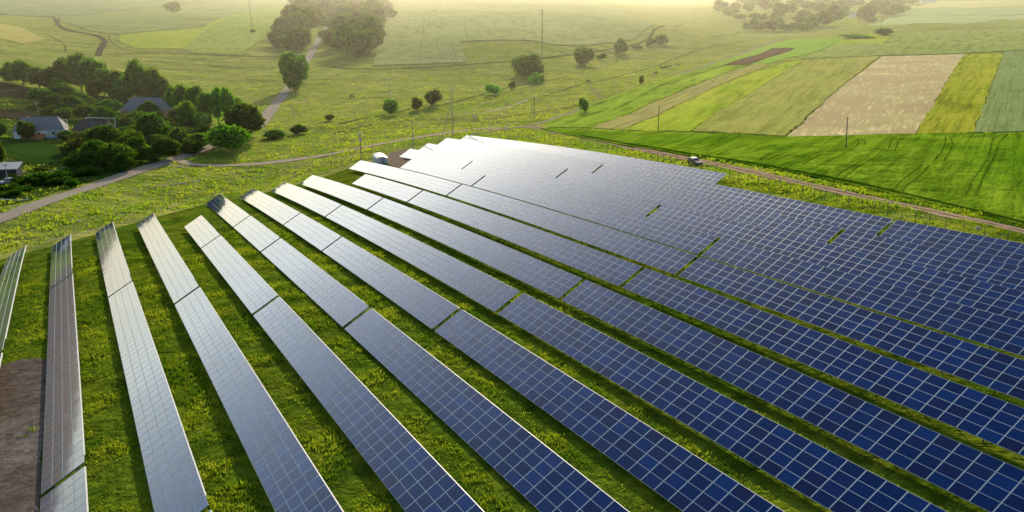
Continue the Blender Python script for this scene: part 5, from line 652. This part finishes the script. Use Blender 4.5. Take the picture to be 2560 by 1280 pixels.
# ---------------------------------------------------------------- poles
WOOD=plain('weathered_wood',(.22,.18,.14),.9,.15); CONC=plain('pale_concrete',(.45,.44,.40),.8,.2); INS=plain('white_insulator',(.85,.85,.82),.25,.6); LAMP=plain('lamp_housing',(.75,.76,.76),.3,.6)
for kd,x,y,h,lab,lean in POLES:
    z=gz(x,y)-.2; nm={'flood':'floodlight_mast','rod':'lightning_mast','mast':'braced_mast'}.get(kd,'utility_pole')
    root=empty(nm,(x,y,z),0,lab,'mast' if kd in('flood','rod','mast') else 'utility pole'); root.rotation_euler=(0,-lean,rng.uniform(-.2,.2))
    conc=kd in('rod','small','mast'); ra=.16 if h<25 else .30
    b=MB(); b.tube((0,0,0),(0,0,h),ra,ra*.62,8)
    if kd=='rod': b.tube((0,0,h),(0,0,h+1.6),.04,.02,6)
    b.build('pole',CONC if conc else WOOD,root)
    def ins(parent,pts):
        for q in pts:
            b=MB(); b.tube(q,(q[0],q[1],q[2]+.18),.05,.05,6); b.tube((q[0],q[1],q[2]+.16),(q[0],q[1],q[2]+.34),.12,.07,8); b.build('insulator',INS,parent)
    if kd in('cross','aframe','small','mast','flood'):
        w={'cross':1.3,'aframe':.9,'small':.8,'mast':1.0,'flood':.9}[kd]*(1.6 if h>25 else 1)
        b=MB(); b.box((0,0,h-.9),(2*w,.12,.14)); 
        if kd=='aframe': b.box((0,0,h-.35),(1.4*w,.12,.12))
        arm=b.build('crossarm',WOOD if not conc else ST,root)
        ins(arm,[(-w*.92,0,h-.83),(w*.92,0,h-.83),(0,0,h)])
    if kd in('aframe','mast'):
        b=MB(); b.tube((-h*.22,-.6,0),(0,0,h*.82),.13,.10,8); b.build('strut',WOOD if kd=='aframe' else CONC,root)
    if kd=='mast':
        b=MB(); 
        for i in range(4): b.box((-h*.22*(1-(i+1)/5.)*.5,-.25*(1-(i+1)/5.),h*.82*(i+1)/5.),(h*.22*(1-(i+1)/5.)+.1,.07,.09))
        b.build('cross_brace',ST,root)
    if kd=='flood':
        b=MB(); b.box((0,0,h*.78),(.7,.5,.9)); b.build('transformer',GREY,root)
        for dx in(-.45,0,.45): b=MB(); b.box((dx,-.25,h+.25),(.42,.3,.38),rx=.5); b.build('lamp_head',INS,root)
    if kd=='small' and 'lamp' in lab: b=MB(); b.box((.0,-.5,h+.05),(.35,.8,.2)); b.build('lamp_head',INS,root)
# ---------------------------------------------------------------- fences
def fence(label,pts,sp,hgt,wire=True):
    L=smooth_line(pts,.5); d=np.concatenate([[0],np.cumsum(np.hypot(*np.diff(L,axis=0).T))]); n=min(100,int(d[-1]/sp)); S=np.linspace(0,d[-1],n)
    X=np.interp(S,d,L[:,0]);Y=np.interp(S,d,L[:,1]);Z=ground(X,Y)
    root=empty('wire_fence',(X[0],Y[0],Z[0]),0,label,'fence'); o0=Vector(root.location)
    b=MB(); b.tube((0,0,-.3),(0,0,hgt),.045,n=6); b.box((0,0,hgt+.02),(.12,.12,.05)); me=b.build('post',ST); pm=me.data; bpy.data.objects.remove(me)
    for i in range(n): o=bpy.data.objects.new('post',pm); link(o,root); o.location=Vector((X[i],Y[i],Z[i]))-o0
    b=MB()
    for hz in(.3,.7,1.1,1.5,hgt-.05):
        for i in range(n-1): b.tube(Vector((X[i],Y[i],Z[i]+hz))-o0,Vector((X[i+1],Y[i+1],Z[i+1]+hz))-o0,.012,n=3)
    b.build('wire',ST,root)
fence('low wire fence on thin steel posts along the far left edge of the solar farm',FENCE_A,3.2,1.8)
fence('wire fence on dark steel posts between the solar farm and the rutted dirt track',FENCE_B,2.9,1.9)
def pipe(label,pts,hgt,rad,mat,name,cat):
    X=[p[0] for p in pts];Y=[p[1] for p in pts];Z=ground(X,Y); root=empty(name,(X[0],Y[0],Z[0]),0,label,cat); o0=Vector(root.location)
    for i in range(len(X)-1):
        b=MB(); b.tube(Vector((X[i],Y[i],Z[i]+hgt))-o0,Vector((X[i+1],Y[i+1],Z[i+1]+hgt))-o0,rad); b.build('rail',mat,root)
    for i in range(len(X)): b=MB(); b.tube(Vector((X[i],Y[i],Z[i]-.2))-o0,Vector((X[i],Y[i],Z[i]+hgt))-o0,rad*.8); b.build('post',mat,root)
pipe('pale concrete beam lying by the shed beside the yard path',PT['wf2'],.25,.14,CONC,'rail_barrier','barrier')
pipe('low white pipe along the edge of the vegetable garden at the left edge',PT['wf3'],.3,.10,INS,'garden_pipe','pipe')
pipe('pale beam on the ground just beyond the farthest panel row',PT['kerb'],.3,.16,CONC,'concrete_beam','beam')
for dx,lab in ((0,'long white raised pipe running above the dark roofed outbuilding'),(-14,'short white raised pipe between the cottage and the outbuilding')):
    x0,y0=PT['shed'][0]+dx,PT['shed'][1]+4.2; pipe(lab,[(x0-(5 if dx==0 else 2),y0),(x0+(6 if dx==0 else 2.2),y0-.6)],5.9 if dx==0 else 5.2,.13,INS,'gas_pipe','pipe')
for key,lab in (('person','left pale blue metal marker beside the dirt track junction'),('person2','right pale blue metal marker beside the dirt track junction')):
    x,y,_=PT[key]; root=empty('marker_post',(x,y,gz(x,y)),0,lab,'marker post'); m=plain('pale_blue_metal',(.45,.68,.72),.5,.4)
    b=MB(); b.tube((-.35,0,0),(0,0,1.7),.06); b.tube((.35,0,0),(0,0,1.7),.06); b.build('frame',m,root); b=MB(); b.box((0,0,.55),(.7,.05,.3)); b.build('plate',m,root)
# ---------------------------------------------------------------- cars
def car(label,x,y,rz,bodyc,roofc,est=False):
    root=empty('parked_car' if est else 'car',(x,y,gz(x,y)+.06),rz,label,'car')
    pm=plain('car_paint',bodyc,.28,.6,.2,.06); rm=plain('car_roof_tone',roofc,.25,.6,.1,.06); gm=plain('car_glass',(.02,.022,.025),.08,.8); tm=plain('tyre',(.02,.02,.02),.9,.2); hm=plain('headlight',(.7,.7,.66),.15,.8); pl=plain('plate_white',(.8,.8,.78),.4,.4)
    W=.82
    lo=[(-2.0,.32),(-2.05,.62),(-1.98,.88),(-1.2,.93),(.62,.93),(1.45,.86),(1.98,.72),(2.05,.5),(2.0,.30)]
    b=MB(); n=len(lo)
    def prof(p,w): return [(a,w,c) for a,c in p]
    secs=[prof(lo,-W+.06),prof([(a*1.005,c) for a,c in lo],-W),prof([(a*1.005,c) for a,c in lo],W),prof(lo,W-.06)]
    v=[q for s in secs for q in s]; f=[]
    for s in range(3): f+=[(s*n+i,s*n+i+1,(s+1)*n+i+1,(s+1)*n+i) for i in range(n-1)]+[(s*n+n-1,s*n,(s+1)*n,(s+1)*n+n-1)]
    f+=[tuple(range(n)),tuple(range(4*n-1,3*n-1,-1))]
    b.faces(v,f); b.build('body',pm,root,bevel=.03)
    rear=-1.95 if est else -1.75
    def cab(z0,z1,ins,x0,x1,x2,x3):
        return [(x0,-W+.04,z0),(x3,-W+.04,z0),(x3,W-.04,z0),(x0,W-.04,z0),(x1,-W+.04+ins,z1),(x2,-W+.04+ins,z1),(x2,W-.04-ins,z1),(x1,W-.04-ins,z1)]
    FQ=[(0,1,5,4),(1,2,6,5),(2,3,7,6),(3,0,4,7),(4,5,6,7),(0,3,2,1)]
    b=MB(); b.faces(cab(.90,1.36,.13,rear,rear+.5,.10,.85),FQ); b.build('windows',gm,root)
    b=MB(); b.faces([(rear+.48,-.70,1.352),(.14,-.70,1.352),(.14,.70,1.352),(rear+.48,.70,1.352),(rear+.62,-.62,1.43),(-.02,-.62,1.43),(-.02,.62,1.43),(rear+.62,.62,1.43)],FQ); b.build('roof',rm,root)
    b=MB()
    for s in(-1,1):
        for (a,c) in (((rear,.90),(rear+.5,1.36)),((.85,.90),(.10,1.36)),((-.45,.9),(-.45,1.36))):
            b.tube((a[0],s*(W-.03),a[1]),(c[0],s*(W-.16),c[1]),.035,n=4)
    b.build('pillar',rm,root)
    for sx in(-1.25,1.28):
        for s in(-1,1):
            b=MB(); b.tube((sx,s*(W-.20),.30),(sx,s*(W+.02),.30),.31,n=18); w=b.build('wheel',tm,root); b=MB(); b.tube((sx,s*(W-.02),.30),(sx,s*(W+.035),.30),.18,n=12); b.build('rim',GREY,w)
    for s in(-1,1): b=MB(); b.box((2.03,s*.58,.66),(.08,.30,.17)); b.build('headlight',hm,root)
    b=MB(); b.box((2.045,0,.66),(.06,.78,.15)); b.build('grille',tm,root)
    b=MB(); b.box((2.09,0,.44),(.03,.50,.12)); b.build('number_plate',pl,root)
    b=MB(); b.box((2.04,0,.34),(.14,1.66,.16)); b.build('bumper',tm,root)
    for s in(-1,1): b=MB(); b.box((.62,s*(W+.08),.98),(.14,.18,.12)); b.build('mirror',tm,root)
x,y,_=PT['car']; car('brownish car with a pale sunlit roof driving on the rutted dirt track',x,y,HEAD['car'],(.24,.19,.17),(.82,.78,.72))  # roof colour lightened, sunlight painted into it
x,y,_=PT['car2']; car('pale silver estate car parked by the shed at the left edge',x,y,HEAD['car2'],(.45,.52,.55),(.55,.62,.64),True)
# ---------------------------------------------------------------- cattle and stones
def cow(x,y,rz,light,lab,grp):
    V=[(-.75,0,1.15),(-.2,0,1.12),(.45,0,1.15),(.8,0,1.2),(1.15,0,.85),(1.35,0,.5),(1.5,0,.32),
       (-.7,.22,.9),(-.78,.22,.5),(-.70,.22,.05),(-.7,-.22,.9),(-.70,-.22,.5),(-.62,-.22,.05),(.5,.22,.85),(.5,.22,.45),(.5,.22,.05),(.5,-.22,.85),(.6,-.22,.45),(.55,-.22,.05),(-1.0,0,1.1),(-1.08,0,.6)]
    E=[(0,1),(1,2),(2,3),(3,4),(4,5),(5,6),(0,7),(7,8),(8,9),(0,10),(10,11),(11,12),(2,13),(13,14),(14,15),(2,16),(16,17),(17,18),(0,19),(19,20)]
    Rr=[.36,.42,.36,.24,.16,.16,.09,.17,.09,.07,.17,.09,.07,.14,.08,.07,.14,.08,.07,.05,.04]
    m=bpy.data.meshes.new('cow'); m.from_pydata(V,E,[]); o=link(bpy.data.objects.new('cow',m)); sk=o.modifiers.new('skin','SKIN')
    for i,r in enumerate(Rr): m.skin_vertices[0].data[i].radius=(r,r)
    m.skin_vertices[0].data[1].use_root=True
    ss=o.modifiers.new('sub','SUBSURF'); ss.levels=1; ss.render_levels=1
    m.materials.append(COWL if light else COWD); o.location=(x,y,gz(x,y)); o.rotation_euler=(0,0,rz); tag(o,lab,'cow',grp)
COWD=plain('dark_hide',(.05,.035,.025),.8,.2,0,.4,1.5); COWL=plain('pale_hide',(.55,.48,.42),.8,.2,0,.4,1.)
def cowmods():
    labs={3:'dark cow grazing second from the right of the loose row on the far meadow',4:'dark cow grazing alone at the right end of the loose row on the far meadow',5:'dark cow grazing below the small group on the far meadow',6:'dark cow grazing below the small round meadow tree',7:'dark cow grazing in the meadow right of the big lone road tree',8:'pale and brown cow grazing below the pale footpath',9:'dark cow grazing beside the faint double wheel ruts in the meadow'}
    for i,(x,y,d,l) in enumerate(COWS):
        lab=labs.get(i,'dark cow in the close group of three grazing on the far meadow')
        cow(x,y,rng.uniform(-.6,.6)+(PI if i%2 else 0),l,lab,'cattle grazing on the meadow')
for v in (0,):
    cowmods()
RM=plain('pale_stone',(.6,.6,.56),.9,.2)
for i,(x,y) in enumerate(ROCKS):
    bm=bmesh.new(); bmesh.ops.create_icosphere(bm,subdivisions=2,radius=.45)
    for v in bm.verts: v.co*=rng.uniform(.75,1.15); v.co.z*=.6
    m=bpy.data.meshes.new('stone'); bm.to_mesh(m); bm.free(); m.materials.append(RM); o=link(bpy.data.objects.new('stone',m)); o.location=(x,y,gz(x,y)+.1)
    tag(o,'pale stone lying in the grass %s'%['left of others beyond the farthest panel row','second of three beyond the farthest panel row','rightmost of three beyond the farthest panel row','left one of a gap pair by the last panels','right one of a gap pair by the last panels','near the dirt track at the right edge','beside the paved road verge at the left'][i],'stone')
# ---------------------------------------------------------------- haze, sky, sun, camera
def haze():
    b=MB(); b.box((0,3710,150),(9000,6960,420)); 
    t=NT('valley_haze'); v=t.n('ShaderNodeVolumeScatter'); v.inputs['Color'].default_value=(1,.97,.78,1); v.inputs['Density'].default_value=HAZE; v.inputs['Anisotropy'].default_value=.70
    t.l(v.outputs[0],t.out.inputs['Volume']); o=b.build('haze',t.m); tag(o,kind='structure'); o.data.materials[0].volume_intersection_method='FAST' if hasattr(o.data.materials[0],'volume_intersection_method') else 0
HAZE=.000155
haze()
w=bpy.data.worlds.new('World'); sc.world=w; w.use_nodes=True; t=w.node_tree; t.nodes.clear()
sk=t.nodes.new('ShaderNodeTexSky'); sk.sky_type='NISHITA'; sk.sun_disc=False; sk.sun_elevation=SUNEL; sk.sun_rotation=SUNAZ; sk.air_density=1.0; sk.dust_density=2.2; sk.ozone_density=1.5; sk.altitude=200
bg=t.nodes.new('ShaderNodeBackground'); bg.inputs['Strength'].default_value=.15; ou=t.nodes.new('ShaderNodeOutputWorld')
t.links.new(sk.outputs[0],bg.inputs[0]); t.links.new(bg.outputs[0],ou.inputs[0])
sl=bpy.data.lights.new('sun','SUN'); sl.energy=5.; sl.angle=math.radians(.53); sl.color=(1,.84,.60)
so=link(bpy.data.objects.new('sun',sl)); dv=Vector((math.sin(SUNAZ)*math.cos(SUNEL),math.cos(SUNAZ)*math.cos(SUNEL),math.sin(SUNEL)))
so.rotation_euler=dv.to_track_quat('Z','Y').to_euler(); so.location=dv*500
cd=bpy.data.cameras.new('camera'); cd.sensor_width=36.; cd.lens=36.*CAM_F/2560.; cd.clip_end=30000; cd.clip_start=.5
co=link(bpy.data.objects.new('camera',cd)); co.location=(0,0,CAMZ); co.rotation_euler=(PI/2-CAM_PITCH,0,0); sc.camera=co
sc.render.engine='CYCLES'; sc.cycles.use_denoising=True; sc.cycles.max_bounces=8; sc.cycles.volume_bounces=1; sc.cycles.transparent_max_bounces=12
sc.view_settings.view_transform='Standard'; sc.view_settings.look='None'; sc.view_settings.exposure=0; sc.view_settings.gamma=1
